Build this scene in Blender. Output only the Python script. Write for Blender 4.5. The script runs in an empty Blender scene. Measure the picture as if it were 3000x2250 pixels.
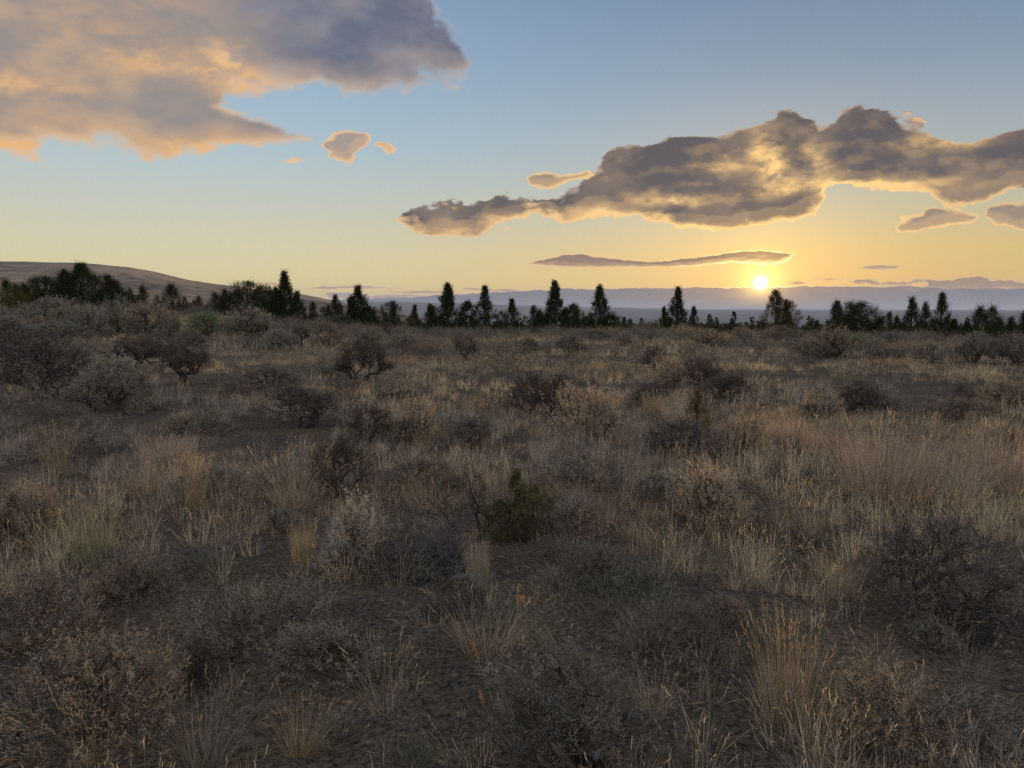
import bpy, math
import numpy as np
from mathutils import Vector

S = bpy.context.scene
COL = S.collection
PI = math.pi
D2R = PI / 180

# ------------------------------------------------------------------ camera numbers
FPX, PITCH, EYE = 2270.0, -5.3 * D2R, 1.6
SUN_AZ, SUN_EL = 17.65, 2.05


def ray(px, py):
    x, y = (px - 1500) / FPX, (1125 - py) / FPX
    c, s = math.cos(PITCH), math.sin(PITCH)
    v = np.array([x, c - y * s, s + y * c])
    return v / np.linalg.norm(v)


def azel(px, py):
    v = ray(px, py)
    return math.degrees(math.atan2(v[0], v[1])), math.degrees(math.asin(v[2]))


# ------------------------------------------------------------------ noise and terrain
def _hash(i, j, s):
    h = (i.astype(np.int64) * 374761393 + j.astype(np.int64) * 668265263 + s * 1274126177) & 0xFFFFFFFF
    h = ((h ^ (h >> 13)) * 1274126177) & 0xFFFFFFFF
    return ((h ^ (h >> 16)) & 0xFFFF) / 65535.0


def vnoise(x, y, s=0):
    x = np.asarray(x, float); y = np.asarray(y, float)
    i, j = np.floor(x), np.floor(y)
    f, g = x - i, y - j
    f = f * f * (3 - 2 * f); g = g * g * (3 - 2 * g)
    a = _hash(i, j, s); b = _hash(i + 1, j, s); c = _hash(i, j + 1, s); d = _hash(i + 1, j + 1, s)
    return a + (b - a) * f + (c - a) * g + (a - b - c + d) * f * g


def fbm(x, y, s=0, o=4):
    t, a, n = 0.0, 0.5, 0.0
    for k in range(o):
        t = t + a * vnoise(np.asarray(x) * 2 ** k + 17.3 * k, np.asarray(y) * 2 ** k - 9.1 * k, s + k)
        n += a; a *= 0.5
    return t / n


def sstep(a, b, x):
    t = np.clip((np.asarray(x, float) - a) / (b - a), 0, 1)
    return t * t * (3 - 2 * t)


def hgt(x, y):
    x = np.asarray(x, float); y = np.asarray(y, float)
    r = np.hypot(x, y) + 1e-6
    az = np.degrees(np.arctan2(x, y))
    near = 1 - sstep(200, 500, r)
    z = near * ((fbm(x / 14, y / 14, 3, 3) - 0.5) * 0.5 * sstep(2, 14, r)
                + (fbm(x / 1.3, y / 1.3, 9, 3) - 0.5) * 0.16 * sstep(0.5, 2, r))
    left = sstep(4, 30, -az) * (1 - sstep(50, 110, np.abs(az)))
    z = z + 2.0 * left * sstep(22, 75, r) * (1 - sstep(150, 900, r) * 0.6)
    fall = 0.021 * np.clip(r - 95, 0, 1400) + 0.015 * np.clip(r - 1495, 0, 4500)
    z = z - 0.026 * np.clip(r - 42, 0, 60) * (1 - left)
    z = z - fall * (1 - 0.35 * left * (1 - sstep(3000, 8000, r)))
    z = z + (fbm(x / 900, y / 900, 21, 3) - 0.5) * 14 * sstep(400, 2500, r)
    return z


EYE_Z = EYE + float(hgt(0, 0))


def at(px, py):
    """the point of the ground seen at a spot of the photograph"""
    d = ray(px, py)
    t = 1.0
    for _ in range(6000):
        p = d * t
        g = EYE_Z + p[2] - float(hgt(p[0], p[1]))
        if g < 0.004:
            break
        t += max(0.004, g * 0.4 if d[2] < 0 else 0.5)
        if t > 160:
            break
    return np.array([p[0], p[1], float(hgt(p[0], p[1]))]), t


# ------------------------------------------------------------------ mesh building
class MB:
    def __init__(self):
        self.v, self.f4, self.f3, self.c, self.n = [], [], [], [], 0

    def add(self, v, f4=None, f3=None, col=(1, 1, 1)):
        v = np.asarray(v, np.float32).reshape(-1, 3)
        col = np.asarray(col, np.float32)
        if col.ndim == 1:
            col = np.broadcast_to(col, (len(v), 3))
        self.v.append(v); self.c.append(col)
        if f4 is not None and len(f4): self.f4.append(np.asarray(f4, np.int64) + self.n)
        if f3 is not None and len(f3): self.f3.append(np.asarray(f3, np.int64) + self.n)
        self.n += len(v)

    def mesh(self, name, mat, smooth=False):
        v = np.concatenate(self.v); c = np.concatenate(self.c)
        f4 = np.concatenate(self.f4) if self.f4 else np.zeros((0, 4), np.int64)
        f3 = np.concatenate(self.f3) if self.f3 else np.zeros((0, 3), np.int64)
        me = bpy.data.meshes.new(name)
        me.vertices.add(len(v)); me.vertices.foreach_set('co', v.ravel().astype(np.float32))
        nl = f4.size + f3.size
        me.loops.add(nl)
        me.loops.foreach_set('vertex_index', np.concatenate([f4.ravel(), f3.ravel()]).astype(np.int32))
        me.polygons.add(len(f4) + len(f3))
        st = np.concatenate([np.arange(len(f4)) * 4, f4.size + np.arange(len(f3)) * 3]).astype(np.int32)
        me.polygons.foreach_set('loop_start', st)
        if smooth:
            me.polygons.foreach_set('use_smooth', np.ones(len(st), bool))
        a = me.color_attributes.new('tint', 'FLOAT_COLOR', 'POINT')
        a.data.foreach_set('color', np.concatenate([c, np.ones((len(c), 1), np.float32)], 1).ravel().astype(np.float32))
        me.update(calc_edges=True)
        me.materials.append(mat)
        return me


def obj(name, me, parent=None, loc=None):
    o = bpy.data.objects.new(name, me)
    COL.objects.link(o)
    if parent is not None: o.parent = parent
    if loc is not None: o.location = loc
    return o


def tag(o, label=None, cat=None, group=None, kind=None):
    if label: o['label'] = label
    if cat: o['category'] = cat
    if group: o['group'] = group
    if kind: o['kind'] = kind
    return o


def unit(v):
    v = np.asarray(v, float)
    return v / (np.linalg.norm(v, axis=-1, keepdims=True) + 1e-12)


def tubes(mb, P, R, s, col):
    """P (n,k,3) paths, R (n,k) radii"""
    n, k, _ = P.shape
    T = unit(np.gradient(P, axis=1))
    ref = np.where(np.abs(T[..., 2:3]) > 0.8, np.array([1.0, 0.3, 0]), np.array([0.2, 0.1, 1.0]))
    A = unit(np.cross(T, ref)); B = np.cross(T, A)
    an = np.arange(s) / s * 2 * PI
    V = P[:, :, None, :] + R[:, :, None, None] * (np.cos(an)[None, None, :, None] * A[:, :, None, :] + np.sin(an)[None, None, :, None] * B[:, :, None, :])
    i = np.arange(n)[:, None, None] * (k * s); j = np.arange(k - 1)[None, :, None] * s; m = np.arange(s)[None, None, :]
    m2 = (m + 1) % s
    F = np.stack([i + j + m, i + j + m2, i + j + s + m2, i + j + s + m], -1).reshape(-1, 4)
    if np.ndim(col) == 2:
        col = np.repeat(col, k * s, 0)
    mb.add(V, F, col=col)


def leaves(mb, P, Dr, L, W, col, rng):
    """diamond leaf blades: base P, direction Dr, length L, width W"""
    n = len(P)
    Dr = unit(Dr)
    side = unit(np.cross(Dr, rng.normal(size=(n, 3))))
    L = np.broadcast_to(np.asarray(L, float).reshape(-1, 1), (n, 1)); W = np.broadcast_to(np.asarray(W, float).reshape(-1, 1), (n, 1))
    m = P + Dr * L * 0.5
    V = np.stack([P, m + side * W * 0.5, P + Dr * L, m - side * W * 0.5], 1)
    F = np.arange(n * 4).reshape(n, 4)
    if np.ndim(col) == 2: col = np.repeat(col, 4, 0)
    mb.add(V.reshape(-1, 3), F, col=col)


def blades(mb, P, az, L, lean, curl, W, col, rng, k=4):
    """grass ribbons rising from P, leaning towards az and drooping"""
    n = len(P)
    t = np.linspace(0, 1, k)[None, :]
    a = lean[:, None] + curl[:, None] * t
    ds = L[:, None] / (k - 1)
    h = np.concatenate([np.zeros((n, 1)), np.cumsum(np.sin(a[:, :-1]) * ds, 1)], 1)
    z = np.concatenate([np.zeros((n, 1)), np.cumsum(np.cos(a[:, :-1]) * ds, 1)], 1)
    C = np.stack([P[:, 0:1] + h * np.cos(az)[:, None], P[:, 1:2] + h * np.sin(az)[:, None], P[:, 2:3] + z], -1)
    th = rng.uniform(0, 2 * PI, n)
    sd = np.stack([np.cos(th), np.sin(th), np.zeros(n)], -1)[:, None, :]
    w = (W[:, None] * (1 - t ** 1.6 * 0.999) * 0.5)[..., None]
    V = np.stack([C - sd * w, C + sd * w], 2)
    V = V.reshape(n, 2 * k, 3)[:, : 2 * k - 1]
    q = np.array([[2 * j, 2 * j + 1, 2 * j + 3, 2 * j + 2] for j in range(k - 2)])
    base = np.arange(n)[:, None, None] * (2 * k - 1)
    F4 = (base + q[None]).reshape(-1, 4)
    F3 = np.arange(n)[:, None] * (2 * k - 1) + np.array([[2 * k - 4, 2 * k - 3, 2 * k - 2]])
    mb.add(V.reshape(-1, 3), F4, F3, col=np.repeat(col, 2 * k - 1, 0))
    return C[:, -1], unit(C[:, -1] - C[:, -2])


def skeleton(rng, root, targets, k=3, pull=0.5, gnarl=0.12, first=None):
    """a branching system from root that reaches every target; returns edges (p0, p1, n0, n1)"""
    E = []

    def rec(node, idx, depth, nin):
        if len(idx) == 1:
            E.append((node, targets[idx[0]], nin, 1)); return
        kk = min(len(idx), k if depth else (first or k))
        seeds = targets[rng.choice(idx, kk, replace=False)]
        d = np.linalg.norm(targets[idx][:, None] - seeds[None], axis=2)
        lab = np.argmin(d, 1)
        for j in range(kk):
            sub = idx[lab == j]
            if not len(sub): continue
            if len(sub) == 1:
                E.append((node, targets[sub[0]], max(1, nin * 0.0 + 1), 1)); continue
            c = targets[sub].mean(0)
            p = node + (c - node) * (pull * rng.uniform(0.75, 1.2))
            p = p + rng.normal(size=3) * gnarl * np.linalg.norm(c - node)
            p[2] = max(p[2], root[2] + 0.01)
            E.append((node, p, len(sub), len(sub)))
            rec(p, sub, depth + 1, len(sub))

    rec(np.asarray(root, float), np.arange(len(targets)), 0, len(targets))
    return E


def wood(mb, rng, E, rtip, power, col, sides=4, wig=0.12, k=4):
    p0 = np.array([e[0] for e in E]); p1 = np.array([e[1] for e in E])
    n0 = np.array([e[2] for e in E], float); n1 = np.array([e[3] for e in E], float)
    t = np.linspace(0, 1, k)[None, :, None]
    P = p0[:, None] + (p1 - p0)[:, None] * t
    ln = np.linalg.norm(p1 - p0, axis=1)
    off = rng.normal(size=(len(E), 3)) * (ln * wig)[:, None]; off2 = rng.normal(size=(len(E), 3)) * (ln * wig * 0.5)[:, None]
    P = P + off[:, None] * np.sin(t * PI) + off2[:, None] * np.sin(t * 2 * PI)
    R = rtip * (n0[:, None] ** power * (1 - t[..., 0]) + n1[:, None] ** power * t[..., 0])
    big = n0 > 6
    for sel, s in ((big, sides + 1), (~big, 3)):
        if sel.any():
            c = np.asarray(col)[None] * rng.uniform(0.75, 1.3, (sel.sum(), 1))
            tubes(mb, P[sel], R[sel], s, c)


# ------------------------------------------------------------------ materials
def nodes(name):
    m = bpy.data.materials.new(name); m.use_nodes = True
    nt = m.node_tree
    for n in list(nt.nodes): nt.nodes.remove(n)
    out = nt.nodes.new('ShaderNodeOutputMaterial')
    return m, nt, out


def mat_leaf(name, transl=0.3, rough=0.6, vary=0.25):
    """base colour = the mesh's own tint times the object's colour; light passes through thin leaves"""
    m, nt, out = nodes(name)
    L = nt.links.new
    at_ = nt.nodes.new('ShaderNodeAttribute'); at_.attribute_name = 'tint'
    oi = nt.nodes.new('ShaderNodeObjectInfo')
    mul = nt.nodes.new('ShaderNodeMix'); mul.data_type = 'RGBA'; mul.blend_type = 'MULTIPLY'; mul.inputs[0].default_value = 1
    L(at_.outputs['Color'], mul.inputs[6]); L(oi.outputs['Color'], mul.inputs[7])
    ge = nt.nodes.new('ShaderNodeNewGeometry')
    nz = nt.nodes.new('ShaderNodeTexNoise'); nz.inputs['Scale'].default_value = 9; nz.inputs['Detail'].default_value = 3
    L(ge.outputs['Position'], nz.inputs['Vector'])
    mr = nt.nodes.new('ShaderNodeMapRange'); mr.inputs['To Min'].default_value = 1 - vary; mr.inputs['To Max'].default_value = 1 + vary
    mr.inputs['From Min'].default_value = 0.3; mr.inputs['From Max'].default_value = 0.7
    L(nz.outputs[0], mr.inputs['Value'])
    sc = nt.nodes.new('ShaderNodeVectorMath'); sc.operation = 'SCALE'
    L(mul.outputs[2], sc.inputs[0]); L(mr.outputs[0], sc.inputs['Scale'])
    di = nt.nodes.new('ShaderNodeBsdfDiffuse'); di.inputs['Roughness'].default_value = rough
    L(sc.outputs[0], di.inputs['Color'])
    if transl > 0:
        tr = nt.nodes.new('ShaderNodeBsdfTranslucent'); L(sc.outputs[0], tr.inputs['Color'])
        mx = nt.nodes.new('ShaderNodeMixShader'); mx.inputs[0].default_value = transl
        L(di.outputs[0], mx.inputs[1]); L(tr.outputs[0], mx.inputs[2]); L(mx.outputs[0], out.inputs[0])
    else:
        L(di.outputs[0], out.inputs[0])
    return m


M_GRASS = mat_leaf('dry_grass_blade', 0.34)
M_SAGE = mat_leaf('sage_leaf', 0.25)
M_PALE = mat_leaf('pale_brush_tip', 0.35)
M_JUN = mat_leaf('juniper_spray', 0.15)
M_WOOD = mat_leaf('weathered_wood', 0.0, 0.8, 0.35)


def mat_ground():
    m, nt, out = nodes('dry_soil')
    L = nt.links.new
    ge = nt.nodes.new('ShaderNodeNewGeometry')

    def noise(scale, detail=6, rough=0.6):
        n = nt.nodes.new('ShaderNodeTexNoise'); n.inputs['Scale'].default_value = scale; n.inputs['Detail'].default_value = detail
        n.inputs['Roughness'].default_value = rough
        L(ge.outputs['Position'], n.inputs['Vector']); return n.outputs[0]

    def ramp(fac, *st):
        r = nt.nodes.new('ShaderNodeValToRGB'); e = r.color_ramp.elements
        e[0].position, e[0].color = st[0][0], (*st[0][1], 1); e[1].position, e[1].color = st[1][0], (*st[1][1], 1)
        for p, c in st[2:]:
            x = e.new(p); x.color = (*c, 1)
        L(fac, r.inputs[0]); return r.outputs[0]

    def mix(f, a, b, mode='MIX'):
        x = nt.nodes.new('ShaderNodeMix'); x.data_type = 'RGBA'; x.blend_type = mode
        if isinstance(f, float): x.inputs[0].default_value = f
        else: L(f, x.inputs[0])
        L(a, x.inputs[6]); L(b, x.inputs[7]); return x.outputs[2]

    fine = ramp(noise(38, 9, 0.72), (0.36, (0.025, 0.024, 0.0228)), (0.64, (0.155, 0.144, 0.13)))
    patch = ramp(noise(0.9, 5), (0.4, (0.75, 0.75, 0.78)), (0.62, (1.2, 1.12, 1.0)))
    near = mix(1.0, fine, patch, 'MULTIPLY')
    grass = ramp(noise(0.09, 8, 0.7), (0.38, (0.06, 0.054, 0.043)), (0.62, (0.16, 0.132, 0.09)))
    far = ramp(noise(0.004, 8, 0.65), (0.42, (0.035, 0.038, 0.03)), (0.6, (0.085, 0.075, 0.055)))
    ln = nt.nodes.new('ShaderNodeVectorMath'); ln.operation = 'LENGTH'; L(ge.outputs['Position'], ln.inputs[0])

    def rng_(a, b):
        r = nt.nodes.new('ShaderNodeMapRange'); r.interpolation_type = 'SMOOTHSTEP'
        r.inputs['From Min'].default_value = a; r.inputs['From Max'].default_value = b
        L(ln.outputs['Value'], r.inputs['Value']); return r.outputs[0]

    c = mix(rng_(12, 60), near, grass)
    c = mix(rng_(150, 900), c, far)
    bs = nt.nodes.new('ShaderNodeBsdfDiffuse'); bs.inputs['Roughness'].default_value = 0.9
    L(c, bs.inputs['Color'])
    bu = nt.nodes.new('ShaderNodeBump'); bu.inputs['Strength'].default_value = 0.8; bu.inputs['Distance'].default_value = 0.03
    L(noise(22, 8, 0.7), bu.inputs['Height']); L(bu.outputs[0], bs.inputs['Normal'])
    L(bs.outputs[0], out.inputs[0])
    return m


def mat_hill(name, lo, hi, scale, stretch):
    m, nt, out = nodes(name)
    L = nt.links.new
    ge = nt.nodes.new('ShaderNodeNewGeometry')
    mp = nt.nodes.new('ShaderNodeMapping'); mp.inputs['Scale'].default_value = stretch
    L(ge.outputs['Position'], mp.inputs[0])
    n = nt.nodes.new('ShaderNodeTexNoise'); n.inputs['Scale'].default_value = scale; n.inputs['Detail'].default_value = 9; n.inputs['Roughness'].default_value = 0.62
    L(mp.outputs[0], n.inputs['Vector'])
    n2 = nt.nodes.new('ShaderNodeTexNoise'); n2.inputs['Scale'].default_value = scale * 14; n2.inputs['Detail'].default_value = 6
    L(mp.outputs[0], n2.inputs['Vector'])
    ad = nt.nodes.new('ShaderNodeMath'); ad.operation = 'MULTIPLY_ADD'; ad.inputs[1].default_value = 0.6
    L(n2.outputs[0], ad.inputs[0]); L(n.outputs[0], ad.inputs[2])
    r = nt.nodes.new('ShaderNodeValToRGB'); e = r.color_ramp.elements
    e[0].position, e[0].color = 0.66, (*lo, 1); e[1].position, e[1].color = 0.9, (*hi, 1)
    L(ad.outputs[0], r.inputs[0])
    d = nt.nodes.new('ShaderNodeBsdfDiffuse'); L(r.outputs[0], d.inputs['Color']); L(d.outputs[0], out.inputs[0])
    return m


# ------------------------------------------------------------------ ground, hills, mountains
def build_ground():
    az = np.concatenate([np.linspace(-180, -46, 60)[:-1], np.linspace(-46, 46, 420), np.linspace(46, 180, 60)[1:-1]]) * D2R
    r = np.concatenate([[0.0], np.geomspace(0.25, 90000, 720)])
    A, Rr = np.meshgrid(az, r)
    X, Y = Rr * np.sin(A), Rr * np.cos(A)
    Z = hgt(X, Y)
    near = 1 - sstep(14, 25, Rr)
    Z = Z + near * ((fbm(X / 0.22, Y / 0.22, 31, 3) - 0.5) * 0.05 + np.maximum(0, fbm(X / 0.09, Y / 0.09, 37, 2) - 0.55) * 0.07)
    n, k = A.shape
    i = np.arange(n - 1)[:, None] * k; j = np.arange(k)[None, :]; j2 = (j + 1) % k
    F = np.stack([i + j, i + k + j, i + k + j2, i + j2], -1).reshape(-1, 4)
    mb = MB(); mb.add(np.stack([X, Y, Z], -1), F)
    o = obj('ground', mb.mesh('ground', mat_ground(), True))
    tag(o, 'dry sandy desert ground under grass and sagebrush', kind='structure')


build_ground()


def ridge(name, prof, r0, r1, r2, mat, lab, bump, nr=90, na=420, seed=5, ext=None):
    """a real ridge: its crest at distance r1 follows the skyline, slopes fall to r0 (near) and r2 (far)"""
    az = np.array([azel(x, y)[0] for x, y in prof]); el = np.array([azel(x, y)[1] for x, y in prof])
    if ext:
        az = np.concatenate([[ext[0]], az]); el = np.concatenate([[ext[1]], el])
    a = np.linspace(az[0], az[-1], na)
    e = np.interp(a, az, el)
    ker = np.ones(7) / 7
    e = np.convolve(np.pad(e, 3, 'edge'), ker, 'valid')
    t = np.linspace(0, 1, nr)
    r = np.concatenate([r0 + (r1 - r0) * t, r1 + (r2 - r1) * t[1:]])
    A, Rr = np.meshgrid(a * D2R, r)
    X, Y = Rr * np.sin(A), Rr * np.cos(A)
    base = hgt(X, Y) - 12
    crest = (EYE_Z + r1 * np.tan(e * D2R))[None] + 0 * Rr
    f = np.where(Rr <= r1, sstep(0, 1, (Rr - r0) / (r1 - r0)) ** 0.8, 1 - sstep(0, 1, (Rr - r1) / (r2 - r1)))
    Z = base + (np.maximum(crest, base) - base) * f
    damp = 0.15 + 0.85 * (1 - np.exp(-((Rr - r1) / (0.12 * (r1 - r0))) ** 2))
    Z = Z + (fbm(X / bump[0], Y / bump[0], seed, 5) - 0.5) * bump[1] * f * damp
    Z = Z + (fbm(X / (bump[0] * 0.06), Y / (bump[0] * 0.06), seed + 3, 3) - 0.5) * bump[1] * 0.06 * f
    n, k = A.shape
    i = np.arange(n - 1)[:, None] * k; j = np.arange(k - 1)[None, :]
    F = np.stack([i + j, i + k + j, i + k + j + 1, i + j + 1], -1).reshape(-1, 4)
    mb = MB(); mb.add(np.stack([X, Y, Z], -1), F)
    o = obj(name, mb.mesh(name, mat, True))
    tag(o, lab, kind='structure')


M_HILL = mat_hill('hill_grass', (0.07, 0.058, 0.048), (0.29, 0.22, 0.15), 0.0022, (1, 0.55, 3.0))
M_HILL2 = mat_hill('hill_scrub', (0.04, 0.038, 0.034), (0.14, 0.11, 0.08), 0.004, (1, 0.6, 3.0))
M_MTN = mat_hill('mountain_rock', (0.05, 0.05, 0.055), (0.11, 0.1, 0.1), 0.0008, (1, 1, 2.0))
ridge('hill', [(-200, 775), (0, 778), (100, 782), (250, 785), (380, 792), (470, 806), (560, 822), (640, 833), (720, 842), (790, 854), (880, 862), (950, 876), (1030, 893), (1110, 908), (1230, 926)],
      900, 3300, 6000, M_HILL, 'long tan grassy hill with dark brush streaks, sloping down to the right', (700, 55), ext=(-52, 2.4))
ridge('hill_spur', [(540, 915), (620, 882), (660, 864), (700, 856), (800, 866), (900, 880), (1000, 896), (1100, 912), (1220, 930), (1330, 946)],
      800, 2000, 3000, M_HILL2, 'darker low spur in front of the long tan hill', (300, 22), seed=15)
ridge('mountain', [(950, 893), (1060, 884), (1110, 886), (1170, 885), (1290, 890), (1330, 887), (1370, 893), (1440, 896), (1470, 892), (1510, 898), (1600, 903), (1700, 905), (1800, 903), (1830, 900), (1870, 905), (2000, 909), (2300, 912), (3200, 912)],
      7000, 11500, 16000, M_MTN, 'far blue mesas and cones under the cloud bank', (1800, 60), nr=40, seed=33)
ridge('mountain', [(700, 890), (1000, 882), (1100, 884), (1200, 881), (1290, 888), (1360, 884), (1440, 891), (1520, 893), (1640, 897), (1760, 899), (2100, 906), (3200, 908)],
      14000, 17500, 22000, M_MTN, 'faintest blue ridge on the skyline behind the mesas', (2500, 75), nr=30, seed=43)

# ------------------------------------------------------------------ plant builders
UP = np.array([0, 0, 1.0])


def dome_pts(rng, n, rx=0.5, zc=0.35, rz=0.65, inner=0.55, zmin=0.12, lumps=5, lump=0.22):
    """points in the outer part of a lumpy dome of height 1"""
    d = unit(rng.normal(size=(n * 3, 3)))
    d = d[d[:, 2] > -0.35][:n]
    r = rng.uniform(inner, 1, len(d)) ** 0.7
    lc = unit(rng.normal(size=(lumps, 3))); la = rng.uniform(-lump, lump, lumps)
    r = r * (1 + (np.exp((d @ lc.T - 1) * 5) * la).sum(1))
    p = np.stack([d[:, 0] * rx * r, d[:, 1] * rx * r, zc + d[:, 2] * rz * r], 1)
    return p[p[:, 2] > zmin]


def fit(arrs, w=1.0, h=1.0):
    """scale factor helper: returns (sx, sz) so that the points span w and h"""
    p = np.concatenate(arrs)
    lo, hi = np.percentile(p, 1, 0), np.percentile(p, 99, 0)
    return w / max(hi[0] - lo[0], hi[1] - lo[1]), h / hi[2]


WOODC = (0.085, 0.07, 0.06)


def sage_mesh(seed, n=420, pale=False, spike=0.10, leafn=16, leafc=(0.265, 0.264, 0.222), open_=0.0, rx=0.5):
    rng = np.random.default_rng(seed)
    T = dome_pts(rng, n, rx=rx, zc=0.3 + 0.15 * open_, rz=0.68 - 0.15 * open_, inner=0.5, zmin=0.1 + 0.25 * open_, lumps=12, lump=0.75)
    T = T[rng.uniform(size=len(T)) < 0.35 + 0.9 * vnoise(T[:, 0] * 5 + seed, T[:, 2] * 5 + T[:, 1] * 4, 3)]
    far = rng.uniform(size=len(T)) < 0.05; T[far] *= rng.uniform(1.1, 1.3, (far.sum(), 1))
    T[:, 2] /= np.percentile(T[:, 2], 99)
    E = skeleton(rng, (0, 0, 0), T, k=3, pull=0.5, gnarl=0.1, first=6)
    b = MB(); wood(b, rng, E, 0.0032, 0.5, WOODC, 4, 0.12, 4)
    # foliage: little upright sprays at the twig ends
    m = MB()
    T = T[rng.uniform(size=len(T)) > 0.12]; N = len(T)
    out = unit(T - np.array([0, 0, 0.15])); out = unit(out * 0.7 + UP * 0.8 + rng.normal(size=out.shape) * 0.25)
    base = np.repeat(T, leafn, 0); dd = np.repeat(out, leafn, 0)
    s = rng.uniform(-0.5, 1, (N * leafn, 1)) * spike
    pos = base + dd * s + rng.normal(size=base.shape) * 0.012
    dl = unit(dd + rng.normal(size=dd.shape) * 0.55)
    tone = np.repeat(rng.uniform(0.7, 1.3, (N, 1)), leafn, 0) * rng.uniform(0.8, 1.2, (N * leafn, 1))
    warm = np.repeat(rng.uniform(0, 1, (N, 1)), leafn, 0)
    c = np.array(leafc)[None] * tone * (1 + np.array([0.18, 0.04, -0.12])[None] * (warm - 0.5) * 2)
    leaves(m, pos, dl, rng.uniform(0.03, 0.065, len(pos)), rng.uniform(0.006, 0.011, len(pos)), c, rng)
    return b, m


def bare_mesh(seed, n=260, shape='fan', twigs=9, tl=0.13):
    rng = np.random.default_rng(seed)
    if shape == 'fan':
        T = dome_pts(rng, n, rx=0.52, zc=0.42, rz=0.58, inner=0.45, zmin=0.25, lumps=7, lump=0.3)
        root_first, pull, gn = 5, 0.42, 0.09
    elif shape == 'tree':
        T = np.concatenate([dome_pts(rng, int(n * 0.7), rx=0.42, zc=0.68, rz=0.32, inner=0.4, zmin=0.45, lumps=7, lump=0.3),
                            dome_pts(rng, int(n * 0.25), rx=0.17, zc=0.4, rz=0.14, inner=0.3, zmin=0.25) + np.array([-0.36, 0, 0]),
                            dome_pts(rng, int(n * 0.15), rx=0.15, zc=0.45, rz=0.12, inner=0.3, zmin=0.25) + np.array([0.36, 0.05, 0])])
        root_first, pull, gn = 3, 0.36, 0.1
    else:  # sprawling, gnarled, umbrella-like
        T = dome_pts(rng, n, rx=0.55, zc=0.52, rz=0.46, inner=0.3, zmin=0.2, lumps=10, lump=0.5)
        root_first, pull, gn = 4, 0.45, 0.17
    T[:, 2] /= np.percentile(T[:, 2], 99) * 1.08
    E = skeleton(rng, (0, 0, 0), T, k=3, pull=pull, gnarl=gn, first=root_first)
    b = MB(); wood(b, rng, E, 0.0034, 0.47, (0.07, 0.063, 0.06), 5, 0.15, 5)
    m = MB()
    N = len(T)
    base = np.repeat(T, twigs, 0)
    out = unit(T - np.array([0, 0, 0.3])); dd = np.repeat(unit(out + UP * 0.5), twigs, 0)
    dl = unit(dd + rng.normal(size=dd.shape) * 0.55)
    pos = base - dd * rng.uniform(0, 0.09, (N * twigs, 1)) + rng.normal(size=base.shape) * 0.008
    c = np.array([0.13, 0.12, 0.118])[None] * rng.uniform(0.6, 1.35, (N * twigs, 1))
    leaves(m, pos, dl, rng.uniform(0.5, 1.2, len(pos)) * tl, 0.0048, c, rng)
    # dry bits on the twigs
    q = rng.choice(len(pos), len(pos) // 2)
    leaves(m, pos[q] + dl[q] * tl * 0.6, dl[q] + rng.normal(size=(len(q), 3)) * 0.5, 0.03, 0.010, np.array([0.15, 0.138, 0.125])[None] * rng.uniform(0.6, 1.4, (len(q), 1)), rng)
    return b, m


def tuft_mesh(seed, n=220, base=0.09, lean=0.32, curl=0.5, w=0.007, col=(0.40, 0.33, 0.225), heads=0.12, short=0.45):
    rng = np.random.default_rng(seed)
    a = rng.uniform(0, 2 * PI, n); rr = np.sqrt(rng.uniform(0, 1, n)) * base
    P = np.stack([np.cos(a) * rr, np.sin(a) * rr, np.zeros(n) - 0.02], 1)
    az = a + rng.normal(size=n) * 0.8
    L = np.where(rng.uniform(size=n) < short, rng.uniform(0.25, 0.7, n), rng.uniform(0.7, 1.08, n))
    le = np.abs(rng.normal(size=n)) * lean * 0.75 + lean * rr / base * 0.55
    cu = rng.normal(size=n) * curl * 0.6 + curl * 0.4
    stray = rng.uniform(size=n) < 0.1
    le = np.where(stray, rng.uniform(0.6, 1.3, n), le)
    c = np.array(col)[None] * rng.uniform(0.6, 1.35, (n, 1)) * (1 + np.array([0.1, 0.0, -0.12])[None] * rng.normal(size=(n, 1)))
    c = np.where(rng.uniform(size=(n, 1)) < 0.3, c.mean(1, keepdims=True) * np.array([[0.8, 0.76, 0.7]]), c)
    m = MB()
    tip, td = blades(m, P, az, L, le, cu, np.full(n, w), np.clip(c, 0.01, 0.8), rng, 5)
    h = MB()
    q = np.where((L > 0.75) & (rng.uniform(size=n) < heads * 2))[0]
    if not len(q): q = np.argsort(-L)[:4]
    for k in range(6):
        leaves(h, tip[q] - td[q] * (0.02 + 0.025 * k), td[q] + rng.normal(size=(len(q), 3)) * 0.25, 0.05, 0.009, np.array(col)[None] * np.array([1.1, 1.02, 0.9])[None] * rng.uniform(0.8, 1.3, (len(q), 1)), rng)
    return m, h


SAGE = [sage_mesh(100 + i, 620 + 50 * (i % 3), rx=0.5, open_=(0, 0.5, 0.15, 0.9, 0.3, 0)[i]) for i in range(6)]
SAGE = [(b.mesh('sage_wood', M_WOOD), m.mesh('sage_leaves', M_SAGE)) for b, m in SAGE]
PALE = [sage_mesh(200 + i, 640, spike=0.15, leafn=20, leafc=(0.37, 0.34, 0.295), open_=0.15 * i) for i in range(3)]
PALE = [(b.mesh('pale_brush_wood', M_WOOD), m.mesh('pale_brush_leaves', M_PALE)) for b, m in PALE]
FAN = [bare_mesh(300 + i, 300, 'fan') for i in range(3)]
FAN = [(b.mesh('bare_brush_wood', M_WOOD), m.mesh('bare_brush_twigs', M_WOOD)) for b, m in FAN]
GNARL = [bare_mesh(330 + i, 320, 'gnarl') for i in range(3)]
GNARL = [(b.mesh('gnarled_brush_wood', M_WOOD), m.mesh('gnarled_brush_twigs', M_WOOD)) for b, m in GNARL]
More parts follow.
